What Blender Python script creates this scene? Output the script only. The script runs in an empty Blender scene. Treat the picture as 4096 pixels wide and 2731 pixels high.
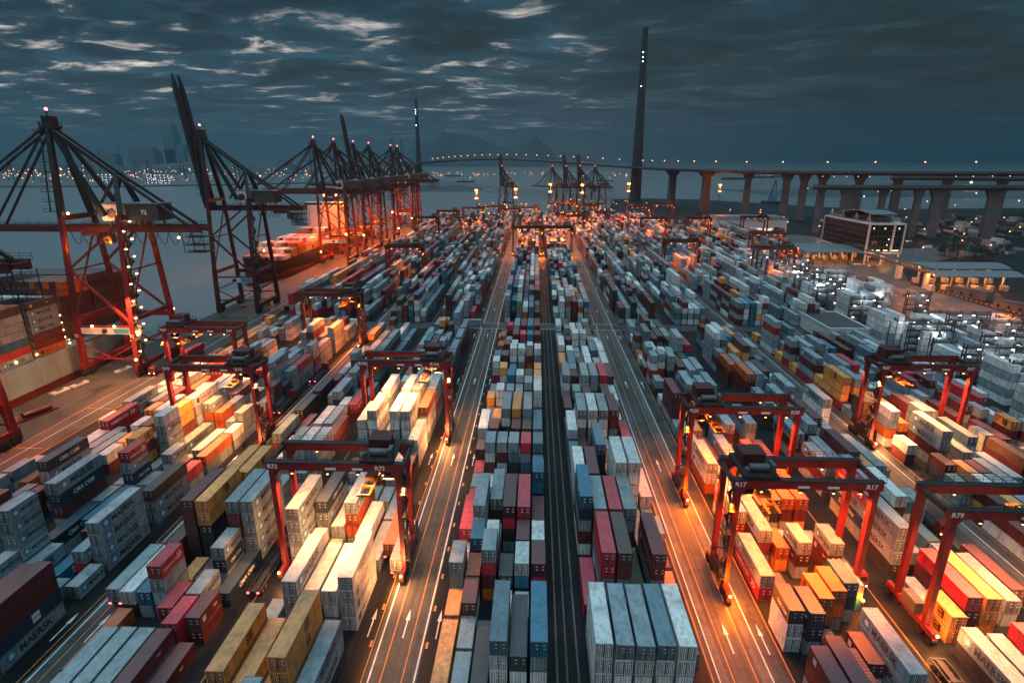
import bpy, bmesh, math, random
from math import sin, cos, pi, radians, atan, tan, sqrt, hypot
from mathutils import Vector, Matrix
from mathutils.bvhtree import BVHTree
rnd = random.Random(7)
scene = bpy.context.scene
COL = scene.collection

# ------------------------------------------------------------------ helpers
class MB:
    """collects shapes and links them as one mesh object"""
    def __init__(s): s.v = []; s.f = []; s.m = []
    def add(s, vs, fs, mi=0):
        o = len(s.v); s.v += [tuple(v) for v in vs]
        for f in fs: s.f.append([i + o for i in f]); s.m.append(mi)
        return s
    def box(s, x0, x1, y0, y1, z0, z1, mi=0):
        vs = [(x0,y0,z0),(x1,y0,z0),(x1,y1,z0),(x0,y1,z0),(x0,y0,z1),(x1,y0,z1),(x1,y1,z1),(x0,y1,z1)]
        return s.add(vs, [(0,3,2,1),(4,5,6,7),(0,1,5,4),(1,2,6,5),(2,3,7,6),(3,0,4,7)], mi)
    def beam(s, p, q, w, h=None, mi=0, w2=None, h2=None, up=(0,0,1)):
        p = Vector(p); q = Vector(q); h = h or w; w2 = w2 or w; h2 = h2 or h
        d = (q - p)
        if d.length < 1e-6: return s
        d.normalize(); u = Vector(up)
        if abs(d.dot(u)) > .98: u = Vector((0,1,0))
        r = d.cross(u).normalized(); t = r.cross(d)
        vs = []
        for c, ww, hh in ((p, w, h), (q, w2, h2)):
            for a, b in ((-1,-1),(1,-1),(1,1),(-1,1)): vs.append(c + r*a*ww/2 + t*b*hh/2)
        return s.add(vs, [(0,3,2,1),(4,5,6,7),(0,1,5,4),(1,2,6,5),(2,3,7,6),(3,0,4,7)], mi)
    def tube(s, p, q, r, n=8, mi=0, r2=None):
        p = Vector(p); q = Vector(q); d = (q - p)
        if d.length < 1e-6: return s
        d.normalize(); u = Vector((0,0,1)) if abs(d.z) < .9 else Vector((1,0,0))
        a = d.cross(u).normalized(); b = d.cross(a); r2 = r if r2 is None else r2
        vs = [c + (a*cos(2*pi*i/n) + b*sin(2*pi*i/n))*rr for c, rr in ((p, r), (q, r2)) for i in range(n)]
        fs = [(i, (i+1) % n, n + (i+1) % n, n + i) for i in range(n)] + [tuple(range(n-1, -1, -1)), tuple(range(n, 2*n))]
        return s.add(vs, fs, mi)
    def ball(s, c, r, n=8, mi=0, sz=1.0):
        vs = [(c[0], c[1], c[2] + r*sz)]; k = max(3, n//2)
        for j in range(1, k):
            t = pi*j/k
            for i in range(n): vs.append((c[0]+r*sin(t)*cos(2*pi*i/n), c[1]+r*sin(t)*sin(2*pi*i/n), c[2]+r*sz*cos(t)))
        vs.append((c[0], c[1], c[2] - r*sz)); fs = []
        for i in range(n): fs.append((0, 1+i, 1+(i+1) % n))
        for j in range(k-2):
            for i in range(n): fs.append((1+j*n+i, 1+(j+1)*n+i, 1+(j+1)*n+(i+1) % n, 1+j*n+(i+1) % n))
        e = len(vs)-1
        for i in range(n): fs.append((e, 1+(k-2)*n+(i+1) % n, 1+(k-2)*n+i))
        return s.add(vs, fs, mi)
    def prism(s, pts, z0, z1, mi=0):
        n = len(pts); vs = [(x, y, z0) for x, y in pts] + [(x, y, z1) for x, y in pts]
        return s.add(vs, [tuple(range(n-1, -1, -1)), tuple(range(n, 2*n))] + [(i, (i+1) % n, n+(i+1) % n, n+i) for i in range(n)], mi)
    def chain(s, pts, w, h=None, mi=0):
        for a, b in zip(pts, pts[1:]): s.beam(a, b, w, h, mi)
        return s
    def mesh(s, name, mats):
        me = bpy.data.meshes.new(name); me.from_pydata(s.v, [], s.f)
        for m in (mats if isinstance(mats, (list, tuple)) else [mats]): me.materials.append(m)
        me.polygons.foreach_set('material_index', s.m); me.update()
        return me
    def build(s, name, mats, parent=None, color=None):
        return link(name, s.mesh(name, mats), parent, color)

def link(name, me, parent=None, color=None):
    o = bpy.data.objects.new(name, me); COL.objects.link(o)
    if parent is not None: o.parent = parent
    if color: o.color = (*color, 1)
    return o
def tag(o, label=None, cat=None, group=None, kind=None):
    if label: o['label'] = label
    if cat: o['category'] = cat
    if group: o['group'] = group
    if kind: o['kind'] = kind
    return o
def empty(name, loc=(0,0,0), rz=0, label=None, cat=None, group=None):
    o = bpy.data.objects.new(name, None); COL.objects.link(o); o.location = loc; o.rotation_euler = (0,0,rz)
    return tag(o, label, cat, group)
def kids(o): return [c for c in bpy.data.objects if c.parent == o]
def copy_tree(o, parent=None, table=None):
    c = o.copy(); COL.objects.link(c); c.parent = parent
    for ch in CH.get(o, kids(o)): copy_tree(ch, c)
    return c
CH = {}
def freeze(o):
    """remember the children of a prototype so that copies need not search"""
    CH[o] = kids(o)
    for c in CH[o]: freeze(c)
    return o

# ------------------------------------------------------------------ materials
def new_mat(name):
    m = bpy.data.materials.new(name); m.use_nodes = True
    n = m.node_tree.nodes; return m, n, m.node_tree.links, n['Principled BSDF']
def noise(n, l, scale, detail=4, vec=None, rough=.55):
    t = n.new('ShaderNodeTexNoise'); t.inputs['Scale'].default_value = scale; t.inputs['Detail'].default_value = detail
    t.inputs['Roughness'].default_value = rough
    if vec is not None: l.new(vec, t.inputs['Vector'])
    return t
def ramp(n, l, fac, stops):
    r = n.new('ShaderNodeValToRGB'); e = r.color_ramp.elements
    while len(e) < len(stops): e.new(.5)
    for el, (p, c) in zip(e, stops): el.position = p; el.color = (*c, 1) if len(c) == 3 else c
    l.new(fac, r.inputs['Fac']); return r
def mixc(n, l, fac, a, b, mode='MIX'):
    x = n.new('ShaderNodeMix'); x.data_type = 'RGBA'; x.blend_type = mode
    for s, v in ((x.inputs[0], fac), (x.inputs[6], a), (x.inputs[7], b)):
        if isinstance(v, (int, float)): s.default_value = v
        elif isinstance(v, (tuple, list)): s.default_value = (*v[:3], 1)
        else: l.new(v, s)
    return x.outputs[2]
def math_(n, l, op, a, b=None, c=None):
    x = n.new('ShaderNodeMath'); x.operation = op
    for i, v in enumerate((a, b, c)):
        if v is None: continue
        if isinstance(v, (int, float)): x.inputs[i].default_value = v
        else: l.new(v, x.inputs[i])
    return x.outputs[0]
def vscale(n, l, vec, s):
    m = n.new('ShaderNodeMapping'); l.new(vec, m.inputs['Vector']); m.inputs['Scale'].default_value = s; return m.outputs[0]
def plain(name, col, rough=.6, metal=0, var=.25, scale=.6):
    m, n, l, b = new_mat(name); tc = n.new('ShaderNodeTexCoord')
    t = noise(n, l, scale, 5, tc.outputs['Object'])
    r = ramp(n, l, t.outputs['Fac'], [(.3, tuple(c*(1-var) for c in col)), (.7, tuple(min(1, c*(1+var)) for c in col))])
    l.new(r.outputs[0], b.inputs['Base Color']); b.inputs['Roughness'].default_value = rough; b.inputs['Metallic'].default_value = metal
    return m
def emit(name, col, strength):
    m, n, l, b = new_mat(name); b.inputs['Base Color'].default_value = (.02,.02,.02,1)
    b.inputs['Emission Color'].default_value = (*col, 1); b.inputs['Emission Strength'].default_value = strength
    return m
def paint(name, src):
    """weathered container paint; colour from the object (Object Info) or from the face colours of a mass mesh"""
    m, n, l, b = new_mat(name); tc = n.new('ShaderNodeTexCoord'); geo = n.new('ShaderNodeNewGeometry')
    if src == 'object':
        oi = n.new('ShaderNodeObjectInfo'); base = oi.outputs['Color']; rv = oi.outputs['Random']
    else:
        at = n.new('ShaderNodeAttribute'); at.attribute_name = 'Col'; base = at.outputs['Color']; rv = at.outputs['Alpha']
    off = n.new('ShaderNodeVectorMath'); off.operation = 'ADD'; l.new(geo.outputs['Position'], off.inputs[0])
    cmb = n.new('ShaderNodeCombineXYZ'); l.new(math_(n, l, 'MULTIPLY', rv, 40.), cmb.inputs[0]); l.new(cmb.outputs[0], off.inputs[1])
    v = off.outputs[0]
    big = noise(n, l, .33, 6, v, .65)
    streak = noise(n, l, 1., 5, vscale(n, l, v, (1.6, .9, .16)), .6)
    rust = noise(n, l, .8, 8, v, .72)
    k = ramp(n, l, big.outputs['Fac'], [(.28, (.50,.51,.53)), (.46, (.92,.92,.92)), (.6, (1.05,1.05,1.04)), (.75, (1.3,1.28,1.25))])
    c = mixc(n, l, 1., base, k.outputs[0], 'MULTIPLY')
    k2 = ramp(n, l, streak.outputs['Fac'], [(.34, (.40,.37,.34)), (.54, (1,1,1))])
    c = mixc(n, l, .6, c, k2.outputs[0], 'MULTIPLY')
    sep = n.new('ShaderNodeSeparateXYZ'); l.new(geo.outputs['Normal'], sep.inputs[0])
    # tops gather pale dust, and rust blotches
    topf = math_(n, l, 'MULTIPLY', math_(n, l, 'MAXIMUM', sep.outputs[2], 0.), .16)
    c = mixc(n, l, topf, c, (.30,.31,.31))
    rm = ramp(n, l, rust.outputs['Fac'], [(.615, (0,0,0)), (.67, (1,1,1))])
    c = mixc(n, l, math_(n, l, 'MULTIPLY', rm.outputs[0], .55), c, (.085,.04,.022))
    if src == 'mass':
        # pressed corrugation of the walls and the door gear of the end walls
        x = n.new('ShaderNodeSeparateXYZ'); l.new(geo.outputs['Position'], x.inputs[0])
        wy = math_(n, l, 'SINE', math_(n, l, 'MULTIPLY', x.outputs[1], 2*pi/.56))
        wx = math_(n, l, 'SINE', math_(n, l, 'MULTIPLY', x.outputs[0], 2*pi/.61))
        ax = math_(n, l, 'ABSOLUTE', sep.outputs[0]); ay = math_(n, l, 'ABSOLUTE', sep.outputs[1])
        hgt = math_(n, l, 'ADD', math_(n, l, 'MULTIPLY', wy, math_(n, l, 'SUBTRACT', 1., ay)), math_(n, l, 'MULTIPLY', wx, ay))
        bp = n.new('ShaderNodeBump'); bp.inputs['Strength'].default_value = .5; bp.inputs['Distance'].default_value = .06
        l.new(hgt, bp.inputs['Height']); l.new(bp.outputs[0], b.inputs['Normal'])
        # darker band along every edge, door seam and locking bars on the end walls (face coordinates in metres)
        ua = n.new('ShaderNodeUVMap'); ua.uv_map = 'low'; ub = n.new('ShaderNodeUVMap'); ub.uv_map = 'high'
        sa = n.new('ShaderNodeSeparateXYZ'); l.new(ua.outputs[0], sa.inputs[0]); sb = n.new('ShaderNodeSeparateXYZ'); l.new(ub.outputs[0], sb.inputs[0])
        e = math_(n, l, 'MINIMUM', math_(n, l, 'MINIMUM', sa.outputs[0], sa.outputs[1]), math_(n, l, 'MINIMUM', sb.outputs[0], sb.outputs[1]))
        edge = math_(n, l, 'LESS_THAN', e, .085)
        h = math_(n, l, 'ABSOLUTE', math_(n, l, 'SUBTRACT', sa.outputs[0], 1.22))
        bars = math_(n, l, 'ADD', math_(n, l, 'LESS_THAN', h, .05), math_(n, l, 'ADD', math_(n, l, 'LESS_THAN', math_(n, l, 'ABSOLUTE', math_(n, l, 'SUBTRACT', h, .36)), .05), math_(n, l, 'LESS_THAN', math_(n, l, 'ABSOLUTE', math_(n, l, 'SUBTRACT', h, .86)), .05)))
        bars = math_(n, l, 'MULTIPLY', bars, math_(n, l, 'GREATER_THAN', ay, .6))
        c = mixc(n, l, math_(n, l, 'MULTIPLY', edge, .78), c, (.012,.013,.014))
        c = mixc(n, l, math_(n, l, 'MULTIPLY', bars, .6), c, (.02,.02,.021))
    l.new(c, b.inputs['Base Color']); b.inputs['Roughness'].default_value = .5
    b.inputs['Specular IOR Level'].default_value = .45
    return m
M = {}
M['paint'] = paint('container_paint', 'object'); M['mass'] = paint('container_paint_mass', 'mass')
M['txt_white'] = plain('white_lettering', (.72,.72,.70), .5, 0, .12, 2)
M['txt_navy'] = plain('navy_lettering', (.02,.028,.045), .5, 0, .2, 2)
M['txt_blue'] = plain('blue_emblem', (.035,.22,.36), .5, 0, .15, 2)
M['txt_black'] = plain('black_lettering', (.012,.012,.014), .5, 0, .2, 2)
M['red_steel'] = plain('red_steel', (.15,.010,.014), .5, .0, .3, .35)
M['dark_or_unlit_red_steel'] = plain('dark_or_unlit_red_steel', (.06,.010,.012), .5, .0, .3, .35)  # deep red paint; its dark tone also stands in for unlit crane steel
M['dark_steel'] = plain('dark_steel', (.022,.022,.024), .55, .2, .3, .5)
M['grey_steel'] = plain('grey_steel', (.10,.105,.11), .5, .3, .25, .6)
M['rubber'] = plain('rubber', (.014,.014,.014), .8, 0, .2, 2)
M['spreader'] = plain('spreader_paint', (.09,.04,.012), .55, 0, .3, 1)
M['white_panel'] = plain('white_panel', (.55,.56,.56), .45, 0, .12, .5)
M['yellow'] = plain('yellow_steel', (.55,.24,.02), .5, 0, .2, 1)
M['concrete'] = plain('concrete', (.20,.20,.195), .85, 0, .22, .12)
M['dark_concrete'] = plain('dark_concrete', (.105,.11,.112), .85, 0, .22, .12)
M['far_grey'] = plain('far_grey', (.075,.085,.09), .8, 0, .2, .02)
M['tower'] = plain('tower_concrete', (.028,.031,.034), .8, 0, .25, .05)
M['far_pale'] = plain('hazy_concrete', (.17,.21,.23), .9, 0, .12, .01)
M['glass'] = plain('dark_glass', (.01,.014,.018), .12, 0, .2, .2)
M['roof_metal'] = plain('roof_metal', (.22,.24,.25), .4, .4, .15, .3)
M['roof_dark'] = plain('roof_dark', (.045,.047,.05), .8, 0, .3, .3)
M['leaf'] = plain('leaves', (.03,.045,.022), .7, 0, .5, .8)
M['bark'] = plain('bark', (.06,.045,.035), .9, 0, .3, 2)
M['bulb_orange'] = emit('sodium_bulb', (1.,.30,.08), 12)
M['bulb_warm'] = emit('warm_bulb', (1.,.45,.15), 13)
M['bulb_white'] = emit('white_bulb', (.86,.95,1.), 11)
M['bulb_red'] = emit('red_beacon', (1.,.08,.10), 14)
M['bulb_dim'] = emit('strip_light', (1.,.36,.10), 6)
M['bulb_far'] = emit('distant_lamp', (1.,.40,.14), 4.5)
M['bulb_far2'] = emit('distant_white_lamp', (.85,.95,1.), 1.6)
M['lit_wall'] = emit('lit_interior', (1.,.66,.40), 1.1)
M['lit_window'] = emit('lit_window', (1.,.78,.5), 1.6)
M['tail'] = emit('tail_light', (1.,.05,.06), 10)

def asphalt(name, c0, c1, stretch=True):
    m, n, l, b = new_mat(name); tc = n.new('ShaderNodeTexCoord'); P = tc.outputs['Object']
    w = noise(n, l, 1.3, 7, vscale(n, l, P, (1., .012, 1)) if stretch else P, .7)   # tyre wear runs along the lane
    p = noise(n, l, .14, 7, P, .68); fine = noise(n, l, 2.2, 6, P, .7)
    c = ramp(n, l, w.outputs['Fac'], [(.36, c0), (.64, c1)]).outputs[0]
    c = mixc(n, l, .75, c, ramp(n, l, p.outputs['Fac'], [(.38, (.42,.42,.43)), (.5, (.9,.9,.9)), (.62, (1.2,1.19,1.17))]).outputs[0], 'MULTIPLY')
    c = mixc(n, l, .6, c, ramp(n, l, fine.outputs['Fac'], [(.34, (.5,.5,.5)), (.65, (1.15,1.15,1.15))]).outputs[0], 'MULTIPLY')
    l.new(c, b.inputs['Base Color'])
    l.new(ramp(n, l, p.outputs['Fac'], [(.35, (.34,.34,.34)), (.65, (.7,.7,.7))]).outputs[0], b.inputs['Roughness'])
    bp = n.new('ShaderNodeBump'); bp.inputs['Strength'].default_value = .25; bp.inputs['Distance'].default_value = .03
    l.new(fine.outputs['Fac'], bp.inputs['Height']); l.new(bp.outputs[0], b.inputs['Normal']); b.inputs['Specular IOR Level'].default_value = .12
    return m
M['asphalt'] = asphalt('asphalt', (.010,.013,.016), (.024,.028,.032))
M['asphalt_dark'] = asphalt('asphalt_dark', (.006,.007,.009), (.019,.021,.024))
M['lane'] = asphalt('worn_concrete_lane', (.048,.052,.055), (.095,.098,.099))
M['apron'] = asphalt('apron_concrete', (.06,.058,.057), (.105,.10,.097))
M['runway'] = asphalt('wheel_runway', (.09,.088,.086), (.155,.15,.146))
M['line_white'] = plain('white_road_paint', (.62,.62,.60), .6, 0, .3, .8)
M['line_orange'] = plain('yellow_road_paint', (.50,.19,.03), .6, 0, .3, .8)
def water_mat():
    m, n, l, b = new_mat('harbour_water'); tc = n.new('ShaderNodeTexCoord')
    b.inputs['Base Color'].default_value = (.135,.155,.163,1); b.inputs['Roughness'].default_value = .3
    a = noise(n, l, .10, 6, tc.outputs['Object'], .6); c = noise(n, l, .45, 4, tc.outputs['Object'], .6)
    h = math_(n, l, 'ADD', a.outputs['Fac'], math_(n, l, 'MULTIPLY', c.outputs['Fac'], .35))
    bp = n.new('ShaderNodeBump'); bp.inputs['Strength'].default_value = .9; bp.inputs['Distance'].default_value = 1.6
    l.new(h, bp.inputs['Height']); l.new(bp.outputs[0], b.inputs['Normal'])
    return m
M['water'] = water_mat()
def hull_mat(name, col, rustc):
    m, n, l, b = new_mat(name); tc = n.new('ShaderNodeTexCoord'); P = tc.outputs['Object']
    s = noise(n, l, .10, 5, vscale(n, l, P, (1, 1, .12)), .6); p = noise(n, l, .07, 4, P, .6)
    f = math_(n, l, 'MULTIPLY', ramp(n, l, s.outputs['Fac'], [(.52, (0,0,0)), (.68, (1,1,1))]).outputs[0], .8)
    c = mixc(n, l, f, ramp(n, l, p.outputs['Fac'], [(.3, tuple(x*.75 for x in col)), (.7, tuple(x*1.15 for x in col))]).outputs[0], rustc)
    l.new(c, b.inputs['Base Color']); b.inputs['Roughness'].default_value = .5; return m
M['hull_blue'] = hull_mat('pale_blue_hull', (.17,.30,.38), (.16,.085,.03))
M['hull_dark'] = hull_mat('black_hull', (.018,.018,.02), (.05,.025,.015))
M['hull_red'] = hull_mat('red_bottom_paint', (.12,.02,.018), (.05,.02,.012))

def text_mesh(body, size, bold=.012, align='LEFT'):
    """flat lettering as (verts2d, faces)"""
    cu = bpy.data.curves.new('lettering', 'FONT'); cu.body = body; cu.size = size; cu.offset = bold*size; cu.align_x = align
    cu.resolution_u = 2
    o = bpy.data.objects.new('lettering', cu); COL.objects.link(o)
    dg = bpy.context.evaluated_depsgraph_get(); me = o.evaluated_get(dg).to_mesh()
    vs = [(v.co.x, v.co.y) for v in me.vertices]; fs = [tuple(p.vertices) for p in me.polygons]
    o.evaluated_get(dg).to_mesh_clear(); bpy.data.objects.remove(o); bpy.data.curves.remove(cu)
    return vs, fs
TXT = {}
def text(body, size, **k):
    key = (body, size, tuple(k.items()))
    if key not in TXT: TXT[key] = text_mesh(body, size, **k)
    return TXT[key]
def put_text(mb, t, fn, mi):
    vs, fs = t; mb.add([fn(x, y) for x, y in vs], fs, mi)
# ------------------------------------------------------------------ camera model (also used to choose which containers show largest)
CAM_H = 74.0; FPX = 2300.0; PITCH = atan(723/FPX); YAW = atan(98/(FPX*cos(PITCH) + 723*sin(PITCH)))
cd = bpy.data.cameras.new('camera'); cam = bpy.data.objects.new('camera', cd); COL.objects.link(cam); scene.camera = cam
cam.location = (0, 0, CAM_H); cam.rotation_euler = (pi/2 - PITCH, 0, YAW)
cd.sensor_width = 36; cd.lens = FPX/4096*36; cd.clip_start = .5; cd.clip_end = 60000

# ------------------------------------------------------------------ containers: where each stack stands
COLR = dict(W=((.72,.73,.72),'white'), M=((.29,.36,.40),'pale grey'), G=((.24,.305,.335),'grey'), b=((.11,.20,.255),'slate blue'), T=((.012,.165,.27),'teal'),
    N=((.012,.042,.075),'navy'), R=((.60,.03,.06),'red'), H=((.45,.022,.04),'crimson'), r=((.125,.022,.026),'maroon'), B=((.10,.048,.036),'brown'),
    O=((.52,.105,.018),'orange'), Y=((.90,.34,.08),'yellow'), K=((.04,.042,.046),'charcoal'), V=((.085,.078,.02),'olive'), P=((.24,.33,.27),'pale green'),
    h=((.58,.58,.57),'off-white'), s=((.02,.05,.12),'dark blue'))
BLK = dict(CL=-14.3, CR=9.0, L1=-45.3, L1b=-69.0, L2=-96.4, L2b=-121.2, R1=39.9, R1b=66.5, R2=95.0, R2b=118.6, R3=142.0, R3b=166.0, R4=190.0)
PIT = 2.85; TIER = 2.66
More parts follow.
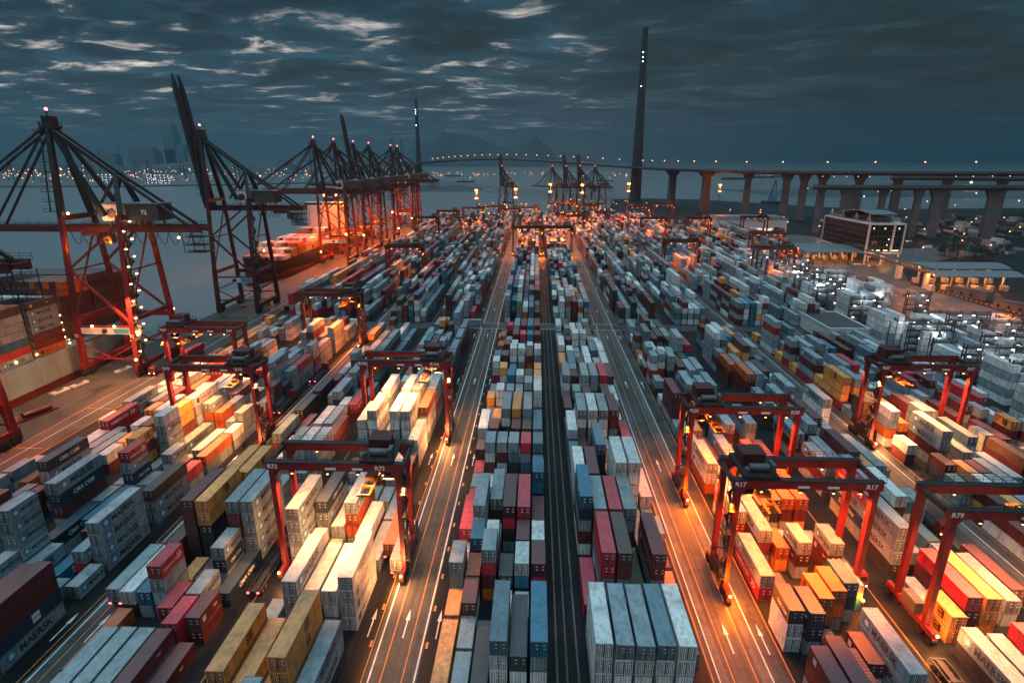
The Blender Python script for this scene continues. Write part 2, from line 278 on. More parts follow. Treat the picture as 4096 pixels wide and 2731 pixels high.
STACKS = """
CL|0 9 4 Y|0 11 2 Y|0 12 2 GGW|0 14 4 RR|0 16 2 R|0 18 2 R|0 19 2 Br|0 20 4 WWr|0 24 2 YY|0 28 2 WWR|0 29 2 TNG|0 32 2 OO|0 34 2 Or
CL|1 11 2 rW|1 12 2 OO|1 13 2 TNO|1 14 4 GWGW|1 18 2 GWrG|1 20 2 BrG|1 21 4 YG|1 25 2 RR|1 27 2 YWR|1 29 2 BrK|1 31 2 Brr|1 35 2 RrB|1 33 2 GG
CL|2 9 4 K|2 12 2 GRrO|2 13 2 WGG|2 15 4 GKr|2 18 2 GrWG|2 21 4 GWNG|2 26 2 TYG|2 29 2 WWNr|2 31 2 WWr|2 33 4 rrB|2 35 4 GWb
CL|3 9 4 bWWG|3 12 2 KK|3 14 4 rRKG|3 18 2 GbKG|3 20 2 rrG|3 21 4 YYrG|3 26 2 WbG|3 29 2 WWGK|3 31 2 WW|3 33 2 RbG|3 35 4 rRb
CL|4 9 4 KWG|4 12 2 WTK|4 13 2 rGb|4 14 4 RRrG|4 18 2 RGbG|4 20 2 BBG|4 21 4 GWBG|4 26 2 BKB|4 29 4 rOr|4 31 2 TT|4 33 2 TKG|4 35 4 TbG
CL|5 9 4 TGWW|5 12 2 rRG|5 13 2 WGG|5 14 4 rB|5 16 2 TTNG|5 17 2 bbT|5 18 2 bbTG|5 20 4 bbG|5 23 4 WWGG|5 26 2 YYG|5 27 2 YYG|5 29 2 WGKG|5 31 2 bR|5 33 2 rRG|5 35 4 rrG
CR|0 9 4 WWWW|0 11.5 4 R|0 14 4 TNGrW|0 16 4 WWWG|0 18 4 bG|0 20 4 WbG|0 23 4 rB|0 25 4 GWWr|0 27 2 G|0 29 4 YO|0 31 4 WGG|0 33 4 GO|0 35 4 WGb
CR|1 9 4 GWWW|1 12 4 RRbW|1 14 4 GGWW|1 16 4 rrGG|1 21 4 GWbW|1 25 2 bG|1 28 4 bGG|1 33 2 GGWG|1 35 4 rGG
CR|2 9 4 GWWW|2 12 4 Brbr|2 14 4 RRGW|2 18 4 bKKG|2 21 4 WWGG|2 23 4 rrG|2 25 4 GWrG|2 32 2 WWTG|2 34 4 WWG
CR|3 9 4 bWWW|3 12 4 V|3 14 4 GbKN|3 16 4 WWWWG|3 21 4 GWWr|3 23 4 GG|3 25 4 GGrG|3 28 2 WKG|3 32 2 WWGG|3 34 4 GWW
CR|4 9 4 WWWW|4 12 4 rrbN|4 16 4 WWWWW|4 21 4 rrbW|4 23 4 rrB|4 25 4 RWGG|4 30 4 bGG|4 33 4 BrG|4 35 2 Brr
CR|5 11 4 Y|5 14 2 GW|5 16 4 WW|5 20 4 RR|5 24 4 WW|5 30 4 WGW|5 33 2 WG
L1|0 13 4 MMMMM|0 19.7 4 hWMW|0 23 4 MrG|1 8 4 YYYG|1 10 2 GW|1 12 4 WG|1 14 4 NMMW|1 17 2 GG|1 19.7 4 hWWMW|1 21.9 4 WMWGG|1 28 4 MrG
L1|2 8 4 YYG|2 10.6 4 MMGG|2 14 4 WM|2 16.5 4 Yr|2 19.7 4 GW|2 24 4 MWr|2 26.5 4 Gr|3 7 2 GWWG|3 8 4 YY|3 10.8 4 MMG|3 14 4 MOOG|3 17 4 rM|3 19.7 4 WWMWG|3 21.9 4 WWGGG|3 24.5 2 WGr|3 28 4 TKrG
L1|4 8 4 YYYGG|4 10.8 4 hhG|4 13.5 4 Wr|4 17 4 MG|4 19.7 4 hhWMW|4 21.9 4 MMWGG|4 25 2 WGG|4 30 4 Bb|5 8 4 MMN|5 10.8 4 hhhh|5 17 4 rr|5 18.9 4 hhh|5 21 4 OWWG|5 23 4 MMHG|5 28 4 GrH|5 30 4 GrT|5 32.3 4 Grr|5 34.5 4 GrH
L1|0 30 4 rK|1 31.5 4 TrG|2 31 4 rrr|2 34.5 2 YBYr|3 35 2 BrY|4 35 4 MMMMG|3 31.5 2 MrG|1 35 4 GGr
L1b|1 8 4 GM|2 8 4 GM|3 8 4 MM|5 8 4 r|4 10 2 RR|5 10.2 2 rr|3 10.5 2 HG|2 11 2 HGMM|1 11 2 TG|4 12.3 2 MNM|5 11.5 4 N|1 13.3 4 rrBBK|2 13.3 4 YYKKK|4 13.3 4 GrrGG|5 13.3 4 MMMMM
L1b|1 15.6 4 YYBB|2 15.6 4 YYGK|2 18 4 WG|3 18 4 GWr|4 18 4 WYG|5 18 4 MMG|0 22.3 4 Kr|0 24.5 4 KK|3 21 4 WG|4 21 4 MM|3 23.5 4 MNH|2 25 4 RR|3 28 2 GG|2 28 2 GG|5 23 4 Hr|4 26 4 rG|4 30 4 GrM|3 31 4 rr
L2|5 9.2 4 rrNM|4 9.4 4 rrM|3 9.6 4 rNB|5 12.7 4 MMMM|4 12.5 2 MR|5 11.6 2 M|1 12 2 MMMMMM|0 14 4 MNrMM|3 13.4 4 rr|5 15 4 BGM|4 15.5 4 rG|3 16 2 GM|2 16 2 HMNWG|1 17 2 YrYNG|1 18.6 4 YYrGG|2 18 2 WMMMGM|3 17.4 2 MWG|1 20.6 4 hMMMG|3 19 4 V|4 18.5 4 MM|5 18 4 OG|4 17 2 rM|5 16.8 2 RM
L2|2 21 2 MOMM|3 21 2 OOM|3 22 2 MGr|4 21 4 GW|0 22.6 4 MMBG|1 22.6 4 MMPH|2 23 4 rGG|3 25 4 HMMM|4 25 4 MMMMM|4 27 4 BsG|5 27 4 HMG|5 29 2 MMrb|3 28 4 MTb|2 27.5 4 NB|1 28 4 MGb|1 30.5 2 bG|2 31.5 4 GGWG|3 31.5 4 MrMMM|5 32.5 4 MMMM|4 34 2 MG|5 35 4 MM|5 23 2 Gr
L2b|5 13 4 rMM|4 14 4 rr|5 15.5 4 rM|4 16 4 NMrG|3 17 2 WG|2 17 2 WG|1 17 2 W|3 18.5 4 GW|2 18.5 4 WG|1 18.5 4 M|2 20 4 HHG|4 20.5 2 WO|5 20.5 2 BG|1 20.5 2 GW|0 22.5 4 N|2 23 4 GW|3 23 4 rW|4 24.5 4 OW|5 24.5 2 WG|1 26.5 4 MB|2 27 2 OW|3 27 2 OB|4 27.5 2 WR
L2b|1 29.5 4 YW|2 29.5 4 Wr|3 29.5 4 rM|4 31 4 MH|5 31 4 MW|2 34 4 GK|3 34.5 2 Ws|4 35 4 MG
R1|0 7.7 4 rrG|1 8 4 rrG|4 8.9 4 MMG|3 9.5 2 rW|2 9 2 rG|0 10.6 2 NWW|1 10.5 2 NNG|2 11 2 OOr|3 11.3 2 OOG|4 11.6 2 TNG|5 12 2 GT|0 12.3 4 MH|3 13.2 2 MrM|5 13.2 2 Mrr|1 13.7 4 MrG|2 13.5 2 OY|0 14.6 4 MHM|2 15 4 rMr|3 15.3 4 VKM|4 15.4 4 OrM|5 15.4 4 OrY|1 16.4 4 Gr
R1|0 17.5 4 MhO|1 18.5 4 rG|2 18 4 MOM|3 19.9 4 MBMG|5 20 4 MMOG|0 20 4 hM|4 17.6 4 OMG|5 17.6 4 rMG|1 21 4 Yr|2 22 4 OrG|4 22.5 4 RMM|0 23 4 rrrM|2 24 4 MrrG|3 24 4 GGG|4 24.5 4 GYG|1 25 2 Gr|0 26.5 2 Gr|0 28 2 GWHG|0 29.5 2 GHWr
R1|1 28.3 2 GWHG|2 28 2 GGNG|3 27.5 4 rMG|4 27 4 MMr|5 25 4 MrH|5 27.3 4 GGB|1 30 4 WGG|2 30 2 WGG|3 30 2 GGb|4 30 4 MMMMG|5 30 4 HTrG|1 32.5 4 bGMr|2 32.5 4 rGM|3 33 4 BGb|4 33 4 GGr|0 33 2 BGb|0 35 4 GbG|2 35 4 BrbG|3 35 4 GWM
R1b|0 8.8 4 MK|1 8.5 4 MM|3 9 4 RR|0 11 2 YY|1 11.2 4 Rrr|2 11.2 4 YYY|4 11.6 4 MM|5 12 4 rG|0 13.4 4 GMMK|1 13.4 2 GK|0 15 4 HMsG|1 15.8 4 MMMG|3 15.7 4 WBG|2 17.8 4 rrMG|3 17.6 4 YYG|4 17.6 4 GGG|5 18 4 GM|0 17.5 4 MrG|1 18 4 MMG|1 20 4 MrrG|2 20.6 4 rWrG|0 20 4 MrG
R1b|4 20.3 2 bG|3 20 4 MrG|5 22.5 4 MWWG|3 22.6 4 rM|2 23.5 4 MrH|0 23 4 MrB|4 25 4 MWG|0 25.5 4 OrrB|1 25.5 4 GGbG|2 27 4 rrG|3 27 4 BrM|4 27.5 4 WG|0 28 4 OrB|1 28 4 GGr|2 30 4 YBG|3 30 4 BYrG|4 30.5 4 rG|0 31 4 WMMMM|1 31 4 bGMG|3 33 4 TGM|2 33 4 WrBG|5 31 4 MWM|4 33.5 4 YrG
R2|4 19.5 4 GM|2 19.6 4 MMrM|0 21.4 2 WMOW|1 22.4 2 Mr|3 21.5 2 MMMM|5 20 4 bMG|0 25.2 4 YYYH|0 23.3 2 BBr|1 25 4 GYrG|2 24.5 2 YB|3 23.7 4 YB|4 22.5 4 rHT|5 22.3 4 MHT|1 27.5 4 MrG|0 28 4 MrMH|1 30 4 MrMG|2 27 4 GGrM|3 27 4 RGBr|0 31 2 GrMH|2 30.5 4 rrK|4 27 4 WGB|5 27 4 bTT|3 30.5 4 GbMM|0 33.5 4 MHMMW|2 33.5 4 bMMM|4 31 4 MMb|5 31 4 TGr
R2|1 18.5 2 rN|3 18 2 rN|5 17.7 4 MP|0 17 2 PG|2 17 2 WM|4 17.2 4 GN
R2b|1 20.7 4 rr|3 21.5 2 YrG|2 22.6 2 MrG|0 19 4 Br|4 20 4 MrM|5 21 4 Yr|0 22.8 4 rr|1 23 4 rMG|3 24 4 Yr|4 24 4 RrG|5 24.5 4 WMG|2 26 4 rMM|0 26 4 HMM|1 27 4 HrG|3 27 4 MMG|4 28 4 WWG|5 28 4 WWM|0 29 4 MT|1 30 4 bMG|2 30 4 MMM|3 31 4 WWW
"""
USE = set(); BOX = []       # every container: x centre, y near end, z bottom, length, colour code, block, row, stack key, rank from the top, stack height
def add_stack(b, k, s, ln, cols, x=None):
    x = BLK[b] + PIT*k + 1.22 if x is None else x
    y = 5 + 6.5*s; L = 12.19 if ln == 4 else 6.06
    for i in range(int(s*2), int(s*2) + (4 if ln == 4 else 2)): USE.add((b, k, i))
    n = len(cols); jy = rnd.uniform(-.12, .12); jx = rnd.uniform(-.05, .05)
    for t, c in enumerate(cols):
        BOX.append((x + jx + rnd.uniform(-.025,.025), y + jy + rnd.uniform(-.03,.03), (n-1-t)*TIER, L, c, b, k, (b, k, round(y, 1)), t, n))
for ln in STACKS.strip().splitlines():
    b, *items = ln.split('|')
    for it in items:
        k, s, l_, cols = it.split(); add_stack(b, int(k), float(s), int(l_), cols)
W_ALL = 'MMMMMMGGGGGGGGWWWWWWWbbbbbrrrrBBBBTTNKPOYRHO'
W_BY = dict(L2b='MMWWWGGGbOrBYH', R2='MMMMGGGWWrrrBHTY', R2b='MMMMMWWWWGGrrB', L2='MMMMMGGWrrBTOHN')
RUN = {}
def cols_for(b, n):
    """runs of one line's boxes, broken now and then"""
    if b not in RUN or rnd.random() < .22: RUN[b] = rnd.choice(W_BY.get(b, W_ALL))
    return ''.join(RUN[b] if rnd.random() < .52 else rnd.choice(W_BY.get(b, W_ALL)) for _ in range(n))
def free(b, k, s, ln): return not any((b, k, i) in USE for i in range(int(s*2), int(s*2) + (4 if ln == 4 else 2)))
def fill(b, s0, s1, hs, skip=.12):
    for k in range(6):
        s = s0; h = rnd.choice(hs)
        while s < s1:
            ln = 4 if rnd.random() < .55 and s + 2 <= s1 else 2
            if not free(b, k, s, ln): ln = 2
            if free(b, k, s, ln):
                if rnd.random() < .4: h = rnd.choice(hs)
                if rnd.random() > skip: add_stack(b, k, s, ln, cols_for(b, h))
            s += 2 if ln == 4 else 1
for b in BLK:                      # the hidden floor of the nearest bays, then the rest of each block up to the cross road, and the blocks beyond it
    if b[:2] in ('R3', 'R4'): fill(b, 70, 97, [2,3,3,4,5]); continue
    fill(b, 8, 24, [1,2,2,3] if b in ('L2','L2b','R2b') else [1,2,2] if b in ('R1b','R2') else [1,1,2] if b == 'L1b' else [1], .15 if b in ('L2','L2b','R2b') else .3)
    fill(b, 24, 37, [1,2,2,3], .25)
    hs = [2,3,3,4,4,5]
    fill(b, 40, 66.5, hs)
    fill(b, 70, 97, hs); fill(b, 100, 119, [2,3,4])
def reefer_rows(x0, n, s0, s1, hs, skip):
    for k in range(n):
        s = s0
        while s < s1:
            if rnd.random() > skip: add_stack('RF', int(x0) + k, s, 4, ''.join(rnd.choice('MMWWWWh') for _ in range(rnd.choice(hs))), x0 + 2.75*k)
            s += 2
for x0, n, s0, hs, sk in ((146, 6, 23, [4,5,5], .1), (150, 12, 26, [3,4,5], .2), (144, 5, 29, [2,4,5], .15), (160, 9, 30, [2,3,5], .3), (152, 6, 33, [3,4], .3), (171, 12, 33, [2,3,4], .25), (146, 4, 35.5, [4,5,5], .1), (166, 14, 36, [3,4,4], .2),
    (150, 7, 41, [3,4,5,5], .1), (164, 6, 44, [4,5,6], .0), (181, 4, 46.5, [4,5], .0), (146, 6, 47, [2,3,4], .2), (168, 6, 50, [4,5], .2), (146, 6, 52, [3,4], .2), (150, 7, 56, [3,4,5], .2), (146, 6, 59, [2,3,4], .3), (166, 6, 58, [2,4], .3), (146, 8, 63, [2,4,5], .3), (150, 9, 66, [3,4], .3)): reefer_rows(x0, n, s0, s0 + 2, hs, sk)
# yard of boxes under the viaduct, and the loads on the ships
for i in range(120):
    xx = 330 + rnd.random()*330; yy = rnd.choice([91, 93.5, 96, 98, 101, 104, 107, 110, 113])
    if i < 14: xx, yy = 378 + 3*(i % 7), 75 + 2.2*(i//7)
    add_stack('VD', i, yy, 4, ''.join(rnd.choice('MWWGGbrB') for _ in range(rnd.choice([2,3,3,4]))), xx)
SHIP = []
def ship_bay(y, x0, n, z, spec):
    """containers athwart a deck: spec(i) gives the colours, top first, of column i counted from the quay side"""
    for i in range(n):
        cols = spec(i)
        for t, c in enumerate(cols): BOX.append((x0 - 2.5*i, y, z + (len(cols)-1-t)*TIER, 12.19, c, 'SH', i, ('SH', i, y), t, len(cols)))
ship_bay(162.5, -168.2, 15, 10.6, lambda i: 'MKMMMTHM' if i == 0 else 'rMKMMTHM'[:8])
ship_bay(176.8, -168.2, 15, 10.6, lambda i: 'BMMMrrO' if i == 0 else ('MGMMrrO' if i < 4 else 'WWMrrrO'))
ship_bay(148.5, -168.2, 15, 10.6, lambda i: 'MMHMMr')
ship_bay(197.5, -172, 12, 11, lambda i: ''.join(rnd.choice('BrrBO') for _ in range(8)))
ship_bay(211.5, -173, 12, 11, lambda i: ''.join(rnd.choice('BBrrB') for _ in range(8)))
ship_bay(225.5, -174.5, 9, 11.5, lambda i: ''.join(rnd.choice('BBrK') for _ in range(7)))
for j in range(9):
    ship_bay(372 + 13.4*j, -167.5, 11, 11, lambda i: ''.join(rnd.choice('MWWOOrRBG') for _ in range([1,2,3,2,3,3,1,4,3][j])))

WHERE = dict(CL=(1, 'left of dark centre lane'), CR=(0, 'right of dark centre lane'), L1=(1, 'left of left arrow road'), R1=(0, 'right of right arrow road'),
    L1b=(0, 'right of outer left road'), L2=(1, 'left of outer left road'), L2b=(0, 'beside quay apron'), R1b=(1, 'left of outer right road'),
    R2=(0, 'right of outer right road'), R2b=(1, 'left of reefer racks'))
# which containers show: one ray per picture cell against all boxes
vs = []; fs = []; own = []
for i, (x, y, z, L, *_r) in enumerate(BOX):
    o = len(vs); x0, x1, y1 = x-1.22, x+1.22, y+L; z1 = z+2.6
    vs += [(x0,y,z),(x1,y,z),(x1,y1,z),(x0,y1,z),(x0,y,z1),(x1,y,z1),(x1,y1,z1),(x0,y1,z1)]
    for f in ((4,5,6,7),(0,1,5,4),(1,2,6,5),(2,3,7,6),(3,0,4,7)): fs.append([o+a for a in f]); own.append(i)
bvh = BVHTree.FromPolygons(vs, fs)
R3 = cam.rotation_euler.to_matrix(); hits = [0]*len(BOX)
NX, NY = 512, 341
for j in range(NY):
    for i in range(NX):
        px = (i+.5)/NX*4096; py = (j+.5)/NY*2731
        if py < 760: continue
        d = R3 @ Vector(((px-2048)/FPX, -(py-1365.5)/FPX, -1)).normalized()
        h = bvh.ray_cast(cam.location, d)
        if h[2] is not None: hits[own[h[2]]] += 1
order = sorted((i for i in range(len(BOX)) if hits[i]), key=lambda i: -hits[i])
def single_ok(i):
    b = BOX[i][5]; return b in WHERE or (b == 'SH' and BOX[i][1] < 240)
SINGLE = set([i for i in order if single_ok(i)][:300])
print('containers', len(BOX), 'in view', len(order), 'smallest single', min(hits[i] for i in SINGLE))

# ------------------------------------------------------------------ container prototypes
def corrugated_side(mb, L, sx):
    """pressed side wall at x = sx*1.19, waves along y"""
    p = .2785; n = int((L-.3)/p); y = -n*p/2; prof = []
    for i in range(n):
        for f, d in ((0,0),(.26,0),(.5,.036),(.76,.036)): prof.append((y + (i+f)*p, d))
    prof.append((y + n*p, 0)); prof = [(-L/2+.08, 0)] + prof + [(L/2-.08, 0)]
    vs = []
    for yy, d in prof: vs += [(sx*(1.195-d), yy, .13), (sx*(1.195-d), yy, 2.5)]
    k = len(prof)
    mb.add(vs, [((2*i, 2*i+2, 2*i+3, 2*i+1) if sx > 0 else (2*i, 2*i+1, 2*i+3, 2*i+2)) for i in range(k-1)])
def star(mb, fn, cx, cy, r, mi):
    pts = []
    for i in range(14):
        a = pi/2 + i*pi/7; rr = r if i % 2 == 0 else r*.45; pts.append((cx + rr*cos(a), cy + rr*sin(a)))
    pts.append((cx, cy)); vs = [fn(x, y) for x, y in pts]
    mb.add(vs, [(14, i, (i+1) % 14) for i in range(14)], mi)
def rect(mb, fn, x0, x1, y0, y1, mi): mb.add([fn(x0,y0), fn(x1,y0), fn(x1,y1), fn(x0,y1)], [(0,1,2,3)], mi)
def livery(mb, L, kind):
    """materials: 0 paint, 1 white, 2 navy, 3 blue, 4 black lettering"""
    k = 1. if L > 8 else .62
    for sx in (1, -1):
        def fn0(dx): return (lambda u, v: (dx, -L/2 + u, v)) if sx > 0 else (lambda u, v: (-dx, L/2 - u, v))
        f = fn0(1.207); f2 = fn0(1.212)
        if kind == 'maersk':
            a = 1.0*k; q = 1.75*k if L > 8 else 1.3; z0 = 1.35 - q/2
            rect(mb, f, a, a+q, z0, z0+q, 3); star(mb, f2, a+q/2, z0+q/2, q*.42, 1)
            put_text(mb, text('MAERSK', 1.72*k, bold=.022), lambda x, y: f(a+q+.5*k+x, 1.33-.6*k+y), 2)
        elif kind == 'hamburg':
            put_text(mb, text('HAMBURG SÜD', .95*k, bold=.02), lambda x, y: f(.8*k+x, .95+y), 1)
            x = L*.70
            for dx in (0, .95*k):
                mb.add([f(*p) for p in ((x+dx,.7),(x+dx+.45*k,.7),(x+dx+1.05*k,1.3),(x+dx+.45*k,1.9),(x+dx,1.9),(x+dx+.6*k,1.3))], [(0,1,2,5),(5,2,3,4)], 1)
        elif kind == 'msc':
            q = 1.5; a = L*.5; rect(mb, f, a, a+q, .6, .6+q, 4)
            put_text(mb, text('MSC', .5, bold=.03), lambda x, y: f2(a+.14+x, 1.5+y), 0)
            put_text(mb, text('msc', .6, bold=.03), lambda x, y: f2(a+.16+x, .85+y), 0)
        elif kind == 'hapag':
            a = 1.1*k; mb.add([f(*p) for p in ((a+.3*k,.55),(a+1.5*k,.55),(a+1.3*k,1.2),(a+1.7*k,1.4),(a+1.1*k,2.0),(a+.2*k,1.8),(a,1.1))], [tuple(range(7))], 2)
            put_text(mb, text('Hapag-Lloyd', 1.0*k, bold=.02), lambda x, y: f(a+2.2*k+x, .95+y), 2)
        elif kind == 'navy':
            put_text(mb, text('CMA CGM', 1.25*k, bold=.03), lambda x, y: f(L*.28+x, .85+y), 1)
        elif kind == 'square':
            a = L*.52; rect(mb, f, a, a+1.5, .6, 2.1, 1); rect(mb, f2, a, a+1.5, 1.25, 1.42, 0)
        elif kind == 'script':
            put_text(mb, text('Safmarine', 1.6*k, bold=.01), lambda x, y: f(L*.22+x+y*.3, .8+y), 1)
        elif kind == 'bars':
            a = L*.12
            for z in (1.0, 1.35, 1.7): rect(mb, f, a, a+.9, z, z+.22, 1)
            a = L*.66; put_text(mb, text('tex', .7, bold=.02), lambda x, y: f(a+x, 1.2+y), 1)
MATS_C = [M['paint'], M['txt_white'], M['txt_navy'], M['txt_blue'], M['txt_black']]
PROTO = {}
def proto(L, kind):
    if (L, kind) in PROTO: return PROTO[L, kind]
    mb = MB(); corrugated_side(mb, L, 1); corrugated_side(mb, L, -1)
    mb.box(-1.19, 1.19, -L/2+.1, L/2-.05, .08, .13); mb.box(-1.19, 1.19, L/2-.09, L/2-.04, .13, 2.5)
    n = int(L/.62); vs = []                              # roof sheets, slightly pressed
    for i in range(2*n+1):
        y = -L/2+.06 + (L-.12)*i/(2*n); z = 2.555 + (.016 if i % 2 else 0); vs += [(-1.2, y, 2.545), (-1.0, y, z), (1.0, y, z), (1.2, y, 2.545)]
    mb.add(vs, [(4*i+j, 4*i+j+1, 4*i+j+5, 4*i+j+4) for i in range(2*n) for j in range(3)])
    livery(mb, L, kind); PROTO[L, kind] = mb.mesh('container_body', MATS_C); return PROTO[L, kind]
def frame_mesh(L):
    mb = MB()
    for x in (-1, 1):
        for y in (-1, 1):
            mb.box(x*1.145-.075, x*1.145+.075, y*(L/2-.08)-.08, y*(L/2-.08)+.08, .12, 2.48)
            for z in (0, 2.46): mb.box(x*1.14-.09, x*1.14+.09, y*(L/2-.09)-.093, y*(L/2-.09)+.093, z, z+.14)
        mb.box(x*1.175-.045, x*1.175+.045, -L/2+.17, L/2-.17, .02, .16); mb.box(x*1.185-.035, x*1.185+.035, -L/2+.17, L/2-.17, 2.46, 2.57)
    for y in (-1, 1):
        mb.box(-1.05, 1.05, y*(L/2-.07)-.065, y*(L/2-.07)+.065, .02, .15); mb.box(-1.05, 1.05, y*(L/2-.07)-.065, y*(L/2-.07)+.065, 2.44, 2.56)
    return mb.mesh('container_frame', [M['paint']])
FRAME = {L: frame_mesh(L) for L in (12.19, 6.06)}
def door_mesh():
    mb = MB(); mb.box(-.52, .52, -.03, .03, 0, 2.28)
    for z in (.22, .8, 1.38, 1.96): mb.box(-.46, .46, -.052, -.028, z, z+.14)
    for x in (-.47, -.26, -.02, .24, .47): mb.box(x-.045, x+.045, -.06, -.02, .02, 2.26, 2)
    for q in ((.05,.45,1.75,1.9),(.1,.42,1.12,1.3)): mb.add([(q[0],-.066,q[2]),(q[1],-.066,q[2]),(q[1],-.066,q[3]),(q[0],-.066,q[3])], [(0,1,2,3)], 1)
    return mb.mesh('container_door', [M['paint'], M['txt_white'], M['dark_steel']])
def bar_mesh():
    mb = MB()
    for x in (-.27, .27):
        mb.box(x-.035, x+.035, -.10, -.055, -.03, 2.31); mb.box(x-.02, x+.2, -.12, -.09, .92, 1.0)
        for z in (.1, 1.2, 2.15): mb.box(x-.07, x+.07, -.075, -.05, z, z+.09)
    return mb.mesh('locking_bar', [M['grey_steel']])
DOOR = door_mesh(); BAR = bar_mesh()
def reefer_mesh():
    mb = MB(); mb.box(-1.03, 1.03, -.04, .04, .1, 2.36); mb.box(-.9, .9, -.062, -.04, 1.2, 2.2, 1); mb.box(-.9, .2, -.062, -.04, .25, 1.05, 1)
    return mb.mesh('cooling_unit', [M['paint'], M['grey_steel']])
LIV = dict(M='maersk', H='hamburg', Y='msc', h='hapag', O='hapag', N='navy', T='square', s='script', r='bars', B='bars')
def kind_of(c, i):
    if c in 'rB' and i % 3: return 'none'
    if c == 'O' and i % 2: return 'none'
    if c == 'G' and i % 2: return 'maersk'
    if c == 'N' and i % 3 == 0: return 'square'
    return LIV.get(c, 'none')
ORD = 'first second third fourth fifth sixth seventh eighth ninth tenth eleventh twelfth thirteenth fourteenth fifteenth sixteenth seventeenth eighteenth nineteenth twentieth'.split()
TOP = ['topmost', 'second down', 'third down', 'fourth down', 'fifth down', 'sixth down']
keys = {}
for i in order:
    b, k, key = BOX[i][5], BOX[i][6], BOX[i][7]
    if b in WHERE: keys.setdefault((b, k), set()).add(key)
RANK = {key: n for bk, ks in keys.items() for n, key in enumerate(sorted(ks, key=lambda q: q[2]))}
mass = MB(); mcol = []; MASS_L = []
def box_shade(c):
    r, g, bl = COLR[c][0]; q = rnd.uniform(.82, 1.16); t = rnd.uniform(-.04, .04)
    return (min(1, r*q*(1+t)), min(1, g*q), min(1, bl*q*(1-t)))
near_cut = hits[order[90]]
for i, (x, y, z, L, c, b, k, key, t, n) in enumerate(BOX):
    col = box_shade(c)
    if i in SINGLE:
        size = 'short ' if L < 8 else ''
        if b == 'SH':
            bay = {148.5: 'first', 162.5: 'second', 176.8: 'third', 197.5: 'fourth', 211.5: 'fifth', 225.5: 'sixth'}[y]
            lab = f"{COLR[c][1]} container, {(TOP + ['seventh down', 'eighth down'])[t]}, {bay} bay of the blue ship, {ORD[k]} column from the quay"
        else:
            side, where = WHERE[b]; row = ORD[5-k] if side else ORD[k]; st = ORD[min(RANK[key], 19)]
            lab = f"{size}{COLR[c][1]} container, {TOP[t]}, {st} stack of {row} row {where}"
        kd = kind_of(c, i)
        root = empty('shipping_container', (x, y + L/2, z), 0, lab, 'container', 'containers stacked in the yard')
        link('body', proto(L, kd), root, col); link('frame', FRAME[L], root, tuple(v*.86 for v in col))
        for sx in (-1, 1):
            d = link('door', DOOR, root, tuple(v*.95 for v in col)); d.location = (sx*.525, -L/2+.045, .15)
            if hits[i] >= near_cut: link('locking_bar', BAR, d)
    else:
        o = len(mass.f); mass.box(x-1.22, x+1.22, y, y+L, z, z+2.6); del mass.f[o]; del mass.m[o]
        mcol += [(*col, rnd.random())]*5; MASS_L.append(L)
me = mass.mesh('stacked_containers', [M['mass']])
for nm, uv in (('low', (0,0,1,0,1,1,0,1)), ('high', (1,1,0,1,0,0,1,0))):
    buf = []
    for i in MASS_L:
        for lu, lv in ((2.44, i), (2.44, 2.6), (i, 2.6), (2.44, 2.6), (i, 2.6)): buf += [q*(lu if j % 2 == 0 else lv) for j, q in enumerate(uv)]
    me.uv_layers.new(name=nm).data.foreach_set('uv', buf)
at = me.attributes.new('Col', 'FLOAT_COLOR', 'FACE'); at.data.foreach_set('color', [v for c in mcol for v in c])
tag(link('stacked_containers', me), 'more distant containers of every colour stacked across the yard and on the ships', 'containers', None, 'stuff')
# ------------------------------------------------------------------ ground, water, roads
def sheet(name, x0, x1, y0, y1, z, m):
    mb = MB(); mb.add([(x0,y0,z),(x1,y0,z),(x1,y1,z),(x0,y1,z)], [(0,1,2,3)]); return tag(mb.build(name, m), None, None, None, 'structure')
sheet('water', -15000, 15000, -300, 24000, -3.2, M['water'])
def land(name, pts, z0, z1, m):
    mb = MB(); mb.prism(pts, z0, z1); return tag(mb.build(name, m), None, None, None, 'structure')
land('ground', [(-163,-120),(1200,-120),(2600,700),(2600,1500),(900,1010),(520,960),(420,1080),(330,1190),(215,1230),(150,1180),(120,960),(60,905),(-90,830),(-120,730),(-163,715)], -6, 0, M['asphalt'])
mk = MB(); mo = MB()                 # white and yellow painted markings
def stripe(mb, x, w, y0, y1, z=.024): mb.add([(x-w/2,y0,z),(x+w/2,y0,z),(x+w/2,y1,z),(x-w/2,y1,z)], [(0,1,2,3)])
def arrow(x, y, L=6.3, z=.024):
    mk.add([(x-.11,y,z),(x+.11,y,z),(x+.11,y+L*.62,z),(x-.11,y+L*.62,z)], [(0,1,2,3)])
    mk.add([(x-.36,y+L*.60,z),(x+.36,y+L*.60,z),(x,y+L,z)], [(0,1,2)])
SEG = ((-60, 254), (264, 446), (455, 640), (652, 800))
lane = MB(); dark = MB(); run = MB()
def strip(mb, x0, x1, y0, y1, z): mb.add([(x0,y0,z),(x1,y0,z),(x1,y1,z),(x0,y1,z)], [(0,1,2,3)])
